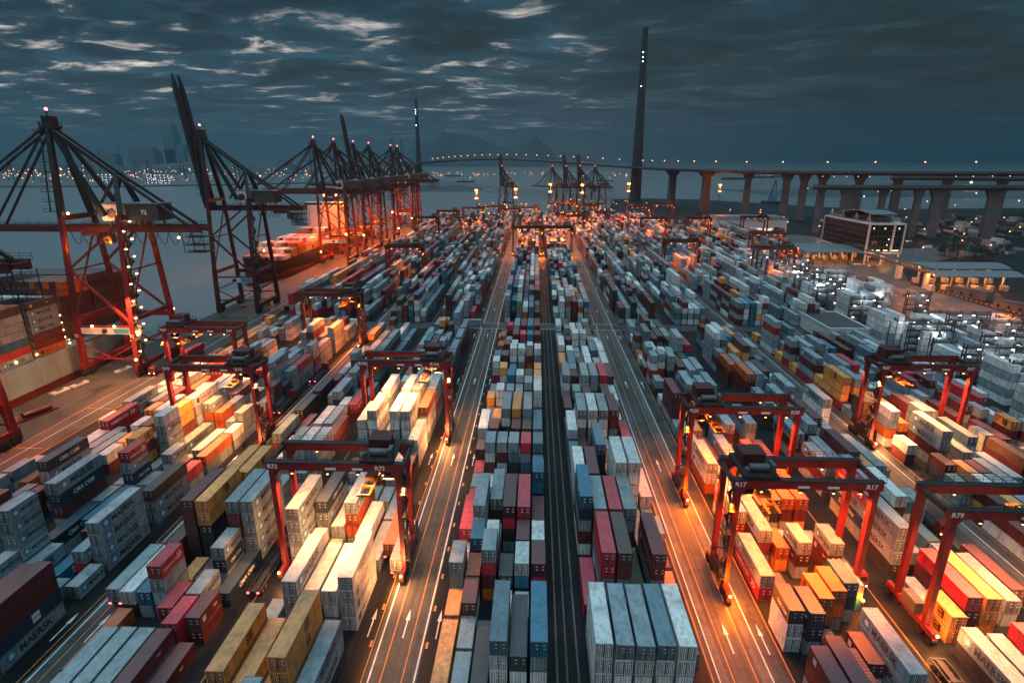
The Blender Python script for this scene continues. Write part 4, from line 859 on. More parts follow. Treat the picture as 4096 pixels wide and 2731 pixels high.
c = copy_tree(S2); c.location = (-160, 531, 0); tag(c, 'quay crane with raised boom amid the peaked cranes over the orange lit ship', 'quay crane', grp)
for x, y, up, lab in ((-49, 880, 1, 'far harbour crane with raised boom, left of the three in the centre'), (44, 860, 1, 'far harbour crane with raised boom, middle of the three in the centre'), (64, 860, 1, 'far harbour crane with raised boom, right of the three in the centre'), (24, 852, 0, 'far harbour crane with lowered boom next to two raised booms'), (86, 868, 0, 'far harbour crane half hidden in the glow right of the raised booms')):
    c = copy_tree(S2 if up else LOW); c.location = (x, y, 0); c.rotation_euler = (0, 0, -radians(52)); c.scale = (.74,)*3; tag(c, lab, 'quay crane', 'far harbour cranes')
number72(S1)
for p in ((-6, -12.5, 5.5), (6, -12, 18.6), (14, -12, 18.6), (20, -12.8, 6.6), (1, 12, 6), (20.5, 12.2, 19), (2, -6.5, 56.8), (38, -4.5, 48.6)): far_lamp(p, S1, .42, 'bulb_warm')
for c, ps in zip(low2, (((3,-3,49.5),(12,-3,49.5),(20,-12,22),(20,12,9),(0,-12,9)), ((6,-3,49.5),(20,-12,16),(0,12,8)), ((4,-3,49.5),(20,-12,26),(20,10,8)), ((5,-3,49.5),(20,-12,12)), ((6,-3,49.5),(20,12,12)))):
    for p in ps: far_lamp(p, c, .85)
far_lamp((4, -4, 49.5), LOW, .6)
# light from the cranes on ship and quay
for x, y, z, e in ((-158, 190, 46, 2500), (-150, 198, 46, 2500), (-143, 176, 12, 5000), (-150, 150, 40, 900), (-137, 165, 18, 4000), (-136, 130, 40, 6000), (-141, 124, 24, 2500), (-140, 190, 16, 5000),
    (-172, 200, 16.5, 1800), (-172, 176, 14, 1600), (-169, 158, 10, 900)): light('crane_flood', (x, y, z), SOD if z > 30 else AMB, e*1.1, 'POINT', .4)
light('house_lamp', (-148, 192, 55.5), AMB, 1500)
for y in (95, 130, 160, 185): light('apron_flood', (-139.5, y, 30), SOD if y < 140 else AMB, 40000, 'SPOT', .5, 130, (-139, y + 6, 0))
for y in (400, 436, 470, 500, 540, 580, 640, 690):
    light('crane_flood', (-166, y, 48), SOD, 90000, 'SPOT', .5, 150, (-172, y, 0)); light('crane_flood', (-148, y + 8, 46), SOD, 70000, 'SPOT', .5, 150, (-145, y, 0)); light('crane_flood', (-150, y-10, 14), SOD, 9000)

# ------------------------------------------------------------------ ships
def ship(y0, y1, x0, w, deck, hullm, bow_dir, label, zbot=-6):
    root = empty('container_ship', (x0 - w/2, y0, 0), 0, label, 'ship'); L = y1 - y0; N = 40
    def half(t):
        s = t if bow_dir > 0 else 1-t
        if s > .74: return w/2*max(.02, 1-((s-.74)/.26)**2.2)
        if s < .06: return w/2*(.86 + .14*s/.06)
        return w/2
    for nm, za, zb, m, fl in (('hull', 1.3, deck, hullm, 1.0), ('bottom', zbot, 1.3, M['hull_red'], .93)):
        mb = MB(); rows = []
        for i in range(N+1):
            t = i/N; h = half(t); s = t if bow_dir > 0 else 1-t
            k = 1 - .42*max(0, (s-.72)/.28); lift = 4.5*max(0, (s-.8)/.2)**2
            sh = 0
            rows.append([(-h*k*(fl), t*L + sh, za), (-h, t*L, zb + lift if nm == 'hull' else zb), (h, t*L, zb + lift if nm == 'hull' else zb), (h*k*fl, t*L, za)])
        vs = [v for r in rows for v in r]
        fs = [(4*i+j, 4*i+4+j, 4*i+5+j, 4*i+1+j) for i in range(N) for j in range(3)]; fs += [(0,1,2,3), (4*N+3,4*N+2,4*N+1,4*N)]
        if nm == 'bottom': rows
        mb.add(vs, fs); mb.build(nm, m, root)
    r = MB()
    for i in range(N):
        for sgn in (-1, 1):
            a, b = half(i/N)*sgn, half((i+1)/N)*sgn; sa = (i/N if bow_dir > 0 else 1-i/N); li = 4.5*max(0, (sa-.8)/.2)**2
            for z in (.6, 1.1): r.beam((a*.995, i/N*L, deck+li+z), (b*.995, (i+1)/N*L, deck+li+z), .07)
            r.beam((a*.995, i/N*L, deck+li), (a*.995, i/N*L, deck+li+1.1), .07)
    r.build('railing', M['grey_steel'], root); return root
sh1 = ship(40, 252, -166, 44, 10.4, M['hull_blue'], 1, 'pale blue container ship with rust streaked hull moored beside quay crane 72')
for y in (160.6, 175.4, 190.2):
    lb = MB()
    for xx in (-20, -10, 0, 10, 21): 
        for z in range(10, 27, 4): lb.beam((xx, y-40, z), (xx, y-40, z+4), .35)
    for z in (13.3, 16.0, 18.7, 21.4): lb.box(-21.5, 21.5, y-40.5, y-39.5, z-.12, z)
    lb.build('lashing_bridge', M['grey_steel'], sh1)
for i in range(5):
    for j in range(4):
        b = MB(); b.ball((19.6 - 3.1*i, 150.9, 13.6 + 2.7*j), .22, 6); b.build('deck_lamp', M['bulb_warm'], sh1)
for p in ((21.4, 128, 12), (21.4, 136, 12), (21.5, 150, 11.6), (20, 151.4, 12.4), (16, 151.6, 12.6), (21.6, 121, 11.8), (17, 153, 12.2), (21.5, 112, 12), (12, 154, 13)): b = MB(); b.ball(p, .36, 8); b.build('deck_lamp', M['bulb_warm'], sh1)
sh2 = ship(356, 600, -165.5, 38, 10.8, M['hull_dark'], -1, 'black container ship under the group of peaked quay cranes, lit orange', -6)
b = MB(); b.box(-15, 15, 150, 162, 10.8, 36); b.box(-18, 18, 152, 160, 36, 39.5); br = b.build('bridge_house', M['white_panel'], sh2)
w = MB(); w.box(-17.9, 17.9, 151.94, 151.99, 37, 38.6); w.build('bridge_window', M['glass'], br)
b = MB(); b.box(-4, 4, 163, 169, 30, 42); b.build('funnel', M['dark_or_unlit_red_steel'], sh2)
b = MB(); b.beam((4, 14, 14), (4, 14, 26), .6); b.build('foremast', M['grey_steel'], sh2); far_lamp((6, 16, 17.5), sh2, .7)
light('deck_flood', (-178, 371, 19), SOD, 9000)

# ------------------------------------------------------------------ cable stayed bridge
T1 = Vector((194.6, 1173, 0)); T2 = Vector((-470, 2390, 0)); ZD = 62
bridge = empty('cable_stayed_bridge', T1, 0, 'long cable stayed bridge with two needle towers crossing the harbour mouth', 'bridge')
inv = Matrix.Translation(-T1)
def bpart(mb, name, m, parent=None):
    o = mb.build(name, m, parent or bridge); 
    if parent is None: o.matrix_parent_inverse = inv
    else: o.matrix_parent_inverse = Matrix.Identity(4)
    return o
for T in (T1, T2):
    mb = MB(); mb.tube(T + Vector((0,0,-4)), T + Vector((0,0,175)), 11.5, 20, 0, 7.6); mb.tube(T + Vector((0,0,175)), T + Vector((0,0,298)), 7.6, 20, 0, 5.0); mb.tube(T + Vector((0,0,296)), T + Vector((0,0,303)), 5.4, 16); mb.tube(T + Vector((0,0,303)), T + Vector((0,0,316)), .35, 6)
    tw = bpart(mb, 'tower', M['tower'])
    for z in (262, 254, 247, 205): b = MB(); b.ball(T + Vector((-2.6, -6.6 if z > 200 else -8, z)), .6 if T is T1 else 1.0, 8, 0, 1.6); o = b.build('tower_lamp', M['bulb_white'], tw)
pathL = [T1 + (T2 - T1)*f + Vector((0, 0, ZD + 16*sin(pi*f))) for f in [i/24 for i in range(25)]]
ext = [T2 + Vector((0,0,ZD)) + (T2-T1).normalized()*d for d in (120, 260, 420, 600)]
pathR = [T1 + Vector((0,0,ZD)), Vector((211,1090,61.5)), Vector((228,1010,61)), Vector((255,905,60.5)), Vector((290,830,60)), Vector((326,790,60)), Vector((385,760,60)), Vector((480,733,60)), Vector((600,710,60.5)), Vector((760,690,61)), Vector((1000,665,62)), Vector((1500,620,63))]
def deck(mb, pts, w, h=3.6):
    for a, b in zip(pts, pts[1:]):
        d = (b-a).normalized(); a2 = a - d*.5; b2 = b + d*.5
        mb.beam(a2, b2, w, h*.45); mb.beam(a2 - Vector((0,0,h*.55)), b2 - Vector((0,0,h*.55)), w*.55, h*.7)
        side = d.cross(Vector((0,0,1))).normalized()*(w/2)
        for s in (-1, 1): mb.beam(a2 + side*s + Vector((0,0,1.1)), b2 + side*s + Vector((0,0,1.1)), .3, .8)
mb = MB(); deck(mb, list(reversed(ext)) + list(reversed(pathL)), 42); deck(mb, pathR[:4], 36); bpart(mb, 'deck', M['dark_concrete'])
ax = (T2 - T1).normalized(); axr = (pathR[4] - pathR[0]); axr.z = 0; axr.normalize()
def ptR(d):
    acc = 0
    for a, b in zip(pathR, pathR[1:]):
        l = (b-a).length
        if acc + l >= d: return a + (b-a)*((d-acc)/l)
        acc += l
    return pathR[-1]
for T, dirs in ((T1, ('L', 'R')), (T2, ('B',))):
    for dd in dirs:
        for i in range(22):
            f = (i+1)/22
            if dd == 'L': e = T1 + (T2-T1)*(.47*f) + Vector((0,0,ZD + 16*sin(pi*.47*f)))
            elif dd == 'B': e = T2 + (T1-T2)*(.47*f) + Vector((0,0,ZD + 16*sin(pi*.47*f)))
            else: e = ptR(290*f + 10)
            c = MB(); c.beam(T + Vector((0,0,178 + 105*f)), e, .22 if T is T1 else .3); bpart(c, 'stay_cable', M['far_grey'])
def pier(base, top, w, d, name_parent, m='dark_concrete', rz=0, cap=1.9):
    c, s = cos(rz), sin(rz); R = lambda x, y, z: (base[0] + x*c - y*s, base[1] + x*s + y*c, z)
    mb = MB()
    def ring(wx, wy, z): return [R(-wx, -wy, z), R(wx, -wy, z), R(wx, wy, z), R(-wx, wy, z)]
    lv = [ring(w, d, -2), ring(w*.86, d*.86, top-9), ring(w*cap, d, top-2.5), ring(w*cap, d, top-.4)]
    mb.add([v for r in lv for v in r], [(4*i+j, 4*i+(j+1) % 4, 4*i+4+(j+1) % 4, 4*i+4+j) for i in range(3) for j in range(4)] + [(12,13,14,15)])
    return mb
for p in pathR[2:4]: bpart(pier((p.x, p.y), p.z-2.2, 6.0, 4.2, None, rz=.3), 'pier', M['dark_concrete'])
via = empty('viaduct', (480, 752, 0), 0, 'wide elevated road deck on tall concrete piers right of the bridge tower', 'viaduct'); vinv = Matrix.Translation((-480, -752, 0))
def vpart(mb, name, par=via, iv=vinv, m='dark_concrete'): o = mb.build(name, M[m], par); o.matrix_parent_inverse = iv; return o
mb = MB(); deck(mb, pathR[3:], 38, 3.8); vpart(mb, 'deck')
for p in [Vector((290,830,60)), Vector((326,790,60)), Vector((343,778,60)), Vector((362,769,60)), Vector((400,755,60)), Vector((440,744,60)), Vector((490,731,60)), Vector((545,720,60)), Vector((620,707,60.5)), Vector((760,690,61))]: vpart(pier((p.x, p.y), p.z-2.4, 4.9, 4.0, None, rz=-.3, cap=1.5), 'pier')
slip = [Vector((292, 640, 48)), Vector((345, 618, 48.5)), Vector((400, 604, 49)), Vector((480, 590, 50)), Vector((620, 575, 51)), Vector((800, 562, 52)), Vector((1100, 545, 53))]
rv = empty('slip_road_viaduct', (420, 690, 0), 0, 'lower slip road on hammerhead piers in front of the wide viaduct', 'viaduct'); rinv = Matrix.Translation((-420, -690, 0))
mb = MB(); deck(mb, slip, 17, 3.6); vpart(mb, 'deck', rv, rinv)
for x, y, w in ((300, 637, 4.5), (322, 627, 9), (352, 616, 5), (382, 608, 5), (398, 604, 8), (447, 596, 9), (500, 588, 6), (560, 581, 9), (690, 570, 6), (800, 562, 9)): vpart(pier((x, y), 47.6, w*.62, 4.0, None, rz=-.3, cap=1.35), 'pier', rv, rinv)
mb = MB(); deck(mb, [Vector((400, 690, 56)), Vector((520, 655, 56)), Vector((700, 630, 56.5)), Vector((1100, 590, 57))], 15, 3.4); vpart(mb, 'upper_ramp_deck', rv, rinv)
# street lamps along the bridge and the viaducts
lp = MB(); lp.beam((0,0,0), (0,0,11), .28, .28, 0, .18, .18); lp.beam((0,0,11), (0,-1.6,11.4), .16)
pole_me = lp.mesh('lamp_post', M['grey_steel']); lh = MB(); lh.ball((0,0,0), .95, 8, 0, .7); head_me = lh.mesh('lamp_head', M['bulb_far']); 
def lamp_post(p, lab, grp_, k=1.):
    r = empty('street_lamp', p, 0, lab, 'street lamp', grp_); link('post', pole_me, r); h = link('lamp_head', head_me, r); h.location = (0, -1.8, 11.3); h.scale = (k,)*3; return r
for i in range(1, 22): lamp_post(pathL[i] + Vector((0,0,1)) if i < 25 else pathL[-1], 'lit street lamp on the main span between the two bridge towers', 'street lamps on the main span', 1 + i*.03)
for e in ext[:3]: lamp_post(e + Vector((0,0,1)), 'lit street lamp on the bridge deck left of the far tower', 'street lamps beyond the far tower', 1.6)
for d in (28, 75, 128, 180, 232, 290): lamp_post(ptR(d) + Vector((0,0,1)), 'lit street lamp on the bridge deck right of the near tower', 'street lamps right of the near tower', 1.)
d = 350
while d < 900:
    lamp_post(ptR(d) + Vector((0,0,1)), 'lit street lamp on the wide viaduct', 'street lamps on the viaduct', .95); d += 52
for i, f in enumerate([.12, .3, .5, .68, .86]):
    for a, b in list(zip(slip, slip[1:]))[:5:2]:
        q = a + (b-a)*f; s = lamp_post(q + Vector((0,0,1)), 'small lit lamp on the lower slip road', 'street lamps on the slip road', .5); s.scale = (.8,)*3

# ------------------------------------------------------------------ high mast lights
def high_mast(x, y, h, lab, e=60000):
    r = empty('light_mast', (x, y, 0), 0, lab, 'light mast', 'high mast floodlights'); mb = MB()
    for i in range(int(h/3)):
        z0, z1 = 3*i, 3*i+3; w0, w1 = 1.1-.7*z0/h, 1.1-.7*z1/h
        for sx, sy in ((-1,-1),(1,-1),(1,1),(-1,1)): mb.beam((sx*w0, sy*w0, z0), (sx*w1, sy*w1, z1), .16)
        mb.beam((-w0,-w0,z0), (w1,-w1,z1), .09); mb.beam((w0,w0,z0), (-w1,w1,z1), .09); mb.beam((-w0,w0,z0), (-w1,-w1,z1), .09)
    mb.build('lattice_mast', M['grey_steel'], r)
    p = MB(); p.box(-2, 2, -2, 2, h-.2, h); p.box(-1.6, 1.6, -1.6, 1.6, h-9.2, h-9); p.build('platform', M['dark_steel'], r)
    for z in (h+.8, h-8):
        for sx in (-1, 1): b = MB(); b.ball((sx*.9, -1.7, z), .8, 8); b.build('floodlight', M['bulb_orange'], r)
    light('mast_flood', (x, y-3, h), SOD, e)
for x, y, h, l in ((-66, 655, 42, 'lattice light mast standing by the last quay crane'), (-22, 640, 44, 'lattice light mast against the water left of the centre'), (17, 720, 46, 'lattice light mast in front of the far crane with lowered boom'), (54, 700, 46, 'lattice light mast by the two raised booms'),
    (111, 720, 47, 'lattice light mast below the near bridge tower'), (262, 860, 40, 'pale lattice light mast between the bridge piers')): high_mast(x, y, h, l)
for x, y, e in ((-6, 560, 26000), (20, 560, 26000), (60, 640, 40000), (100, 700, 40000), (10, 660, 36000), (40, 740, 50000), (130, 620, 20000), (-20, 500, 9000), (30, 500, 9000)): light('yard_flood', (x, y, 22), SOD, e*.6)
# ------------------------------------------------------------------ buildings on the right
off = empty('office_building', (257, 470, 0), 0, 'glass office block in a white frame on stilts with a wavy roof', 'building')
x0, x1, y0, y1 = -13.4, 12.4, -34.5, 34.5
mb = MB(); mb.box(x0+.5, x1-.5, y0+.5, y1-.5, 8.6, 29.4); mb.build('glass_wall', M['glass'], off)
fr = MB()
for z in (8.4, 29.2): fr.box(x0-.2, x1+.2, y0-.2, y1+.2, z, z+1.1)
for x, y in ((x0, y0), (x1, y0), (x0, y1), (x1, y1), (x0+18, y0)): fr.box(x-.7 if x > x0 else x-.25, x+.7 if x < x1 else x+.25, y-.3, y+1.1 if y < 0 else y+.3, 9.5, 29.2)
fr.build('white_frame', M['white_panel'], off)
for z in (13.0, 17.0, 21.0, 25.0):
    s = MB(); s.box(x0+.35, x1-.35, y0+.35, y1-.35, z-.14, z+.14); s.build('floor_edge', M['grey_steel'], off)
s = MB()
for i in range(23): s.box(x0+.38, x0+.5, y0+3*i+1.2, y0+3*i+1.32, 9.5, 29.2)
for i in range(9): s.box(x0+2.8*i+1.5, x0+2.8*i+1.62, y0+.38, y0+.5, 9.5, 29.2)
s.build('mullion', M['grey_steel'], off)
for (a, b, z) in ((2, 6, 10.2), (8, 10.5, 10.2), (13, 16, 10.2), (19, 24, 10.2), (3, 4, 26.2), (11, 12, 26.2), (21, 22.2, 26.2), (15, 16, 18.3), (14.5, 15.2, 14.2)):
    s = MB(); s.box(x0+a, x0+b, y0+.40, y0+.47, z, z+.9); s.build('lit_window', M['lit_window'], off)
s = MB()
for x in (x0+1, -.5, x1-1):
    for y in (y0+1, y0+18, y0+36, y1-1): s.box(x-.55, x+.55, y-.55, y+.55, 0, 8.6)
s.build('stilts', M['white_panel'], off)
s = MB(); s.box(-3, 10, -24, 28, 30.3, 34.0); s.build('rooftop_house', M['dark_concrete'], off)
s = MB(); n = 24; vs = []
for i in range(n+1):
    y = -31 + 62*i/n; z = 35.4 + 2.8*sin(pi*i/n*1.35 + .2) - .05*i
    for x in (-12, 7): vs += [(x, y, z), (x, y, z+.5)]
fs = []
for i in range(n):
    a, b = 4*i, 4*i+4; fs += [(a, a+2, b+2, b), (a+1, b+1, b+3, a+3), (a, b, b+1, a+1), (a+2, a+3, b+3, b+2)]
s.add(vs, fs); s.build('wavy_roof', M['roof_metal'], off)
s = MB()
for y in (-30, -12, 8, 26):
    for x in (-11, 6): s.beam((x, y, 30.3), (x-.0, y+2.5, 36), .4); s.beam((x, y+5, 30.3), (x, y+2.5, 36), .4)
s.build('roof_strut', M['white_panel'], off)
for p in ((247, 440, 6.5), (262, 446, 6.5), (255, 428, 6)): light('porch_lamp', p, AMB, 2600)
def canopy(x0, x1, y0, y1, z, label, bow=1.8):
    r = empty('gate_canopy', ((x0+x1)/2, (y0+y1)/2, 0), 0, label, 'canopy'); hw, hd = (x1-x0)/2, (y1-y0)/2
    s = MB(); n = 10; vs = []
    for i in range(n+1):
        y = -hd + 2*hd*i/n; zz = z + bow*sin(pi*i/n)
        for x in (-hw, hw): vs += [(x, y, zz), (x, y, zz+.45)]
    fs = [(0,1,3,2), (4*n, 4*n+2, 4*n+3, 4*n+1)]
    for i in range(n): a, b = 4*i, 4*i+4; fs += [(a, a+2, b+2, b), (a+1, b+1, b+3, a+3), (a, b, b+1, a+1), (a+2, a+3, b+3, b+2)]
    s.add(vs, fs); s.build('curved_roof', M['roof_metal'], r)
    for i in range(5):
        x = -hw*.8 + i*hw*.4; s = MB(); s.tube((x, 0, 0), (x-3.5, -hd*.55, z+.3), .45, 8); s.tube((x, 0, 0), (x+3.5, hd*.55, z+.3), .45, 8); s.build('raking_column', M['white_panel'], r)
    s = MB()
    for i in range(6): x = -hw*.85 + i*hw*.34; s.box(x-1.1, x+1.1, -2.2, 2.2, .02, 3.0)
    s.build('booths', M['white_panel'], r)
    for i in range(5):
        x = -hw*.8 + i*hw*.4; b = MB(); b.box(x-1.4, x+1.4, -.2, .2, z-.5, z-.3); b.build('strip_lamp', M['bulb_warm'], r)
        light('canopy_lamp', ((x0+x1)/2 + x, (y0+y1)/2, z-1.2), AMB, 2300, 'POINT', .6)
    return r
canopy(201, 246, 436, 484, 9, 'long gate canopy left of and behind the glass office block', 1.4)
canopy(238, 291, 360, 382, 10.5, 'rear curved gate canopy with lit raking columns at the footbridge end')
canopy(233, 283, 339, 357, 9.5, 'front curved gate canopy with lit raking columns at the footbridge end')
fb = empty('footbridge', (239, 390, 0), 0, 'enclosed grey footbridge from the glass office to the gate canopies', 'footbridge'); inv2 = Matrix.Translation((-239, -390, 0))
mb = MB(); mb.beam((241, 430, 9.3), (237, 352, 9.3), 3.4, .5); mb.beam((241, 430, 12.2), (237, 352, 12.2), 3.8, .3); o = mb.build('deck', M['grey_steel'], fb); o.matrix_parent_inverse = inv2
mb = MB()
for i in range(27):
    f = i/26; x, y = 241-4*f, 430-78*f
    for d in (-1.7, 1.7): mb.beam((x+d, y, 9.5), (x+d, y, 12.1), .14)
for d in (-1.7, 1.7): mb.beam((241+d, 430, 10.6), (237+d, 352, 10.6), .12)
o = mb.build('truss', M['white_panel'], fb); o.matrix_parent_inverse = inv2
mb = MB(); mb.box(237.6, 240.4, 383, 386, 0, 9); mb.box(235.6, 238, 352.5, 354.5, 0, 9); o = mb.build('support_tower', M['white_panel'], fb); o.matrix_parent_inverse = inv2
wh = empty('warehouse', (225, 630, 0), 0, 'pale warehouse with big lit openings behind the right yard', 'warehouse')
mb = MB(); mb.box(-36, 37, -10, 24, 6.5, 16)
for i in range(7): mb.box(-36+12*i, -35+12*i, -10, -9, 0, 6.5)
mb.box(-36, 37, 14, 24, 0, 6.5); mb.build('wall', M['white_panel'], wh)
mb = MB(); mb.box(-37, 38, -11, 25, 16, 16.6); mb.box(-34, 35, -6, 20, 16.6, 17.8); mb.build('roof', M['roof_metal'], wh)
mb = MB(); mb.box(-35, 36, 13.6, 13.9, .3, 6.3); mb.build('lit_bay', M['lit_wall'], wh)
for x in (-28, -10, 8, 26): light('bay_lamp', (225+x, 628, 5.6), AMB, 3000, 'POINT', .5)
so = empty('site_office', (132.8, 252.6, 0), 0, 'low white building with a flat dark roof among the right hand stacks', 'building')
mb = MB(); mb.box(-8.6, 8.2, -14.4, 14.4, 0, 6.2)
mb.build('wall', M['white_panel'], so); mb = MB(); mb.box(-8.2, 7.8, -14, 14, 6.2, 6.26); mb.build('roof', M['roof_dark'], so)
mb = MB(); mb.box(-8.9, -8.2, -14.7, 14.7, 6.2, 6.75); mb.box(7.8, 8.5, -14.7, 14.7, 6.2, 6.75); mb.box(-8.2, 7.8, -14.7, -14, 6.2, 6.75); mb.box(-8.2, 7.8, 14, 14.7, 6.2, 6.75); mb.build('parapet', M['white_panel'], so)
for i in range(6): w = MB(); w.box(-7+2.4*i, -5.9+2.4*i, -14.46, -14.41, 3.4, 4.8); w.build('window', M['glass'], so)
w = MB(); w.box(-8.68, -8.62, -3, -1.6, 0, 2.3); w.build('door', M['grey_steel'], so)
for (xa, ya, xb, yb, lab) in ((239.5, 340, 248, 322, 'long low grey gatehouse wall beside the striped kerb'), (240, 306, 249, 289, 'grey flat roofed gatehouse nearer the right picture edge')):
    r = empty('gatehouse', (xa, ya, 0), 0, lab, 'building'); mb = MB(); d = Vector((xb-xa, yb-ya, 0)); mb.beam((4, 0, 2.1), (d.x+4, d.y, 2.1), 7, 4.2); mb.build('wall', M['dark_concrete'], r)
    mb = MB(); mb.beam((4, 0, 4.35), (d.x+4, d.y, 4.35), 7.6, .3); mb.build('roof', M['roof_dark'], r)
    w = MB()
    for f in (.2, .45, .7): q = d*f; w.box(q.x-.15, q.x+.02, q.y-1, q.y+1, 1.2, 2.6)
    w.build('window', M['glass'], r)
# reefer racks: steel scaffolds with white work lamps
def rack(x, y, L, lev, lab):
    r = empty('reefer_rack', (x, y, 0), 0, lab, 'reefer rack', 'dark steel reefer racks'); s = MB(); n = int(L/2.75)
    for i in range(0, n+1, 2):
        for d in (0, 1.5): s.beam((i*2.75, d, 0), (i*2.75, d, lev*2.66+1.2), .34)
    s.build('upright', M['dark_steel'], r); s = MB()
    for k in range(1, lev+1):
        z = k*2.66; s.box(-.3, n*2.75+.3, -.1, 1.6, z-.42, z)
        for zz in (.55, 1.1): s.beam((-.2, -.05, z+zz), (n*2.75+.2, -.05, z+zz), .2)
        for i in range(n):
            if (i+k) % 2: s.beam((i*2.75, 0, z-2.6), (i*2.75+2.75, 0, z), .1)
    s.build('gallery', M['dark_steel'], r)
    for k in range(1, lev+1):
        for i in range((k % 2), n, 2):
            if rnd.random() < .5: b = MB(); b.box(i*2.75+.9, i*2.75+1.8, -.30, -.12, k*2.66-.55, k*2.66-.36); b.build('work_lamp', M['bulb_white'], r)
    light('rack_lamp', (x + L/2, y - 3, lev*2.2), WHT, 1300, 'POINT', .6)
RK = [(146,163,20,4),(150,176,20,5),(174,180,20,4),(147,192,20,5),(176,196,20,5),(200,196,15,4),(147,207,14,4),(163,206,16,5),(186,212,20,5),(147,222,18,5),(176,225,18,5),(199,227,14,5),(150,236,14,4),(172,238,18,5),(196,243,14,4),(166,250,14,4),
  (146,264,14,5),(152,285,11,4),(166,293,14,4),(186,288,12,4),(149,303,16,5),(166,309,14,5),(147,320,16,4),(165,327,16,5),(150,334,14,4),(164,341,14,4),(147,352,16,5),(166,357,14,4),(148,372,16,5),(166,377,14,5),(147,392,16,4),(166,396,14,4),(148,404,18,4)]
for i, (x, y, L, lev) in enumerate(RK): rack(x, y, L, lev, 'dark steel reefer rack with white work lamps, ' + ('near right edge among white reefers' if y < 260 else 'farther rack beyond the cross road'))
for o in [q for q in bpy.data.objects if q.name.startswith('reefer_rack')]:
    if 'farther' in o['label']: o['group'] = 'far steel reefer racks'

# ------------------------------------------------------------------ trees
def tree(x, y, h, w, lab, grp_):
    r = empty('tree', (x, y, 0), 0, lab, 'tree', grp_); q = random.Random(int(x*7+y)); t = MB(); t.tube((0,0,0), (.2,.1,h*.5), .35, 8, 0, .2); tips = []
    for i in range(7):
        a = q.random()*6.28; p = (w*.55*cos(a)*q.uniform(.5,1), w*.55*sin(a)*q.uniform(.5,1), h*q.uniform(.5,.9)); t.tube((.1,.05,h*q.uniform(.3,.48)), p, .15, 5, 0, .05); tips.append(p)
    t.build('trunk', M['bark'], r); c = MB()
    for i in range(620):
        b = q.choice(tips); v = Vector((q.gauss(0,1), q.gauss(0,1), q.gauss(0,.7))); v = v.normalized()*(q.random()**.45)*w*.36
        p = Vector(b) + v; s = q.uniform(.3,.75); d1 = Vector((q.gauss(0,1), q.gauss(0,1), q.gauss(0,.6))).normalized(); d2 = d1.cross(Vector((q.gauss(0,1), q.gauss(0,1), 1))).normalized()
        c.add([p-d1*s, p+d2*s*.6, p+d1*s, p-d2*s*.6], [(0,1,2,3)])
    c.build('crown', M['leaf'], r)
for i, (x, y, h, w) in enumerate(((335,470,11,9),(343,462,12,10),(350,474,10,9),(338,484,11,9),(347,488,12,10),(331,479,9,8),(353,459,9,8),(357,482,10,9))): tree(x, y, h, w, 'dark bushy tree in the clump beside the curving road', 'trees clumped beside the road')
for i, (x, y, h, w) in enumerate(((600,770,14,12),(615,764,15,13),(596,752,12,11),(628,775,13,12),(640,758,14,12),(470,590,10,9),(482,584,11,9),(455,600,10,9),(300,523,8,7),(310,515,7,7),(290,530,8,7))): tree(x, y, h, w, 'dark tree below the viaduct piers on the far right', 'trees below the viaduct')

# ------------------------------------------------------------------ vehicles
def make_truck(trailer=True):
    r = empty('yard_truck'); c = MB()
    c.add([(-1.15,6.2,.9),(1.15,6.2,.9),(1.15,8.1,.9),(-1.15,8.1,.9),(-1.15,6.2,3.3),(1.15,6.2,3.3),(1.15,7.6,3.3),(-1.15,7.6,3.3),(-1.15,8.1,2.0),(1.15,8.1,2.0)], [(0,1,5,4),(4,5,6,7),(7,6,9,8),(8,9,2,3),(0,4,7,8,3),(1,2,9,6,5),(0,3,2,1)])
    cb = c.build('cab', M['red_steel'], r); w = MB(); w.add([(-1.0,7.63,3.2),(1.0,7.63,3.2),(1.0,8.08,2.1),(-1.0,8.08,2.1)], [(0,3,2,1)]); w.build('windscreen', M['glass'], cb)
    f = MB(); f.box(-.5, .5, -6.2, 8.0, 1.0, 1.3)
    for y in (-6.0, -2, 2, 5.6): f.box(-1.2, 1.2, y-.15, y+.15, 1.1, 1.38)
    f.box(-1.2, -1.0, -6.2, 5.8, 1.16, 1.36); f.box(1.0, 1.2, -6.2, 5.8, 1.16, 1.36); f.build('chassis', M['dark_steel'], r)
    for y in (-5, -3.8, 4.2, 7.3):
        for x in (-1, 1):
            w = MB(); w.tube((x*1.18, y, .5), (x*.75, y, .5), .5, 12); wo = w.build('wheel', M['rubber'], r); w = MB(); w.tube((x*1.2, y, .5), (x*1.15, y, .5), .26, 10); w.build('rim', M['grey_steel'], wo)
    for x in (-.9, .9): b = MB(); b.box(x-.22, x+.22, -6.28, -6.2, 1.0, 1.25); b.build('tail_light', M['tail'], r); b = MB(); b.ball((x, 8.15, 1.2), .16, 6); b.build('headlight', M['bulb_warm'], r)
    return freeze(r)
TRK = make_truck(); used = False
def truck(x, y, rz, lab, load=None, lad=None):
    global used
    r = TRK if not used else copy_tree(TRK); used = True; r.location = (x, y, 0); r.rotation_euler = (0, 0, rz); tag(r, lab, 'truck', 'yard trucks')
    if load:
        root = empty('shipping_container', (x, y, 1.385), rz, lad, 'container'); col = COLR[load][0]
        link('body', proto(12.19, 'none'), root, col); link('frame', FRAME[12.19], root, col)
        for s in (-1, 1): d = link('door', DOOR, root, col); d.location = (s*.525, -6.05, .15); link('locking_bar', BAR, d)
truck(-24.95, 94.2, 0, 'yard truck under the nearest left gantry crane, right one of two', 'G', 'pale container on the right hand truck under the nearest left gantry crane')
truck(-27.35, 98.6, 0, 'yard truck under the nearest left gantry crane, left one of two', 'O', 'orange container on the left hand truck under the nearest left gantry crane')
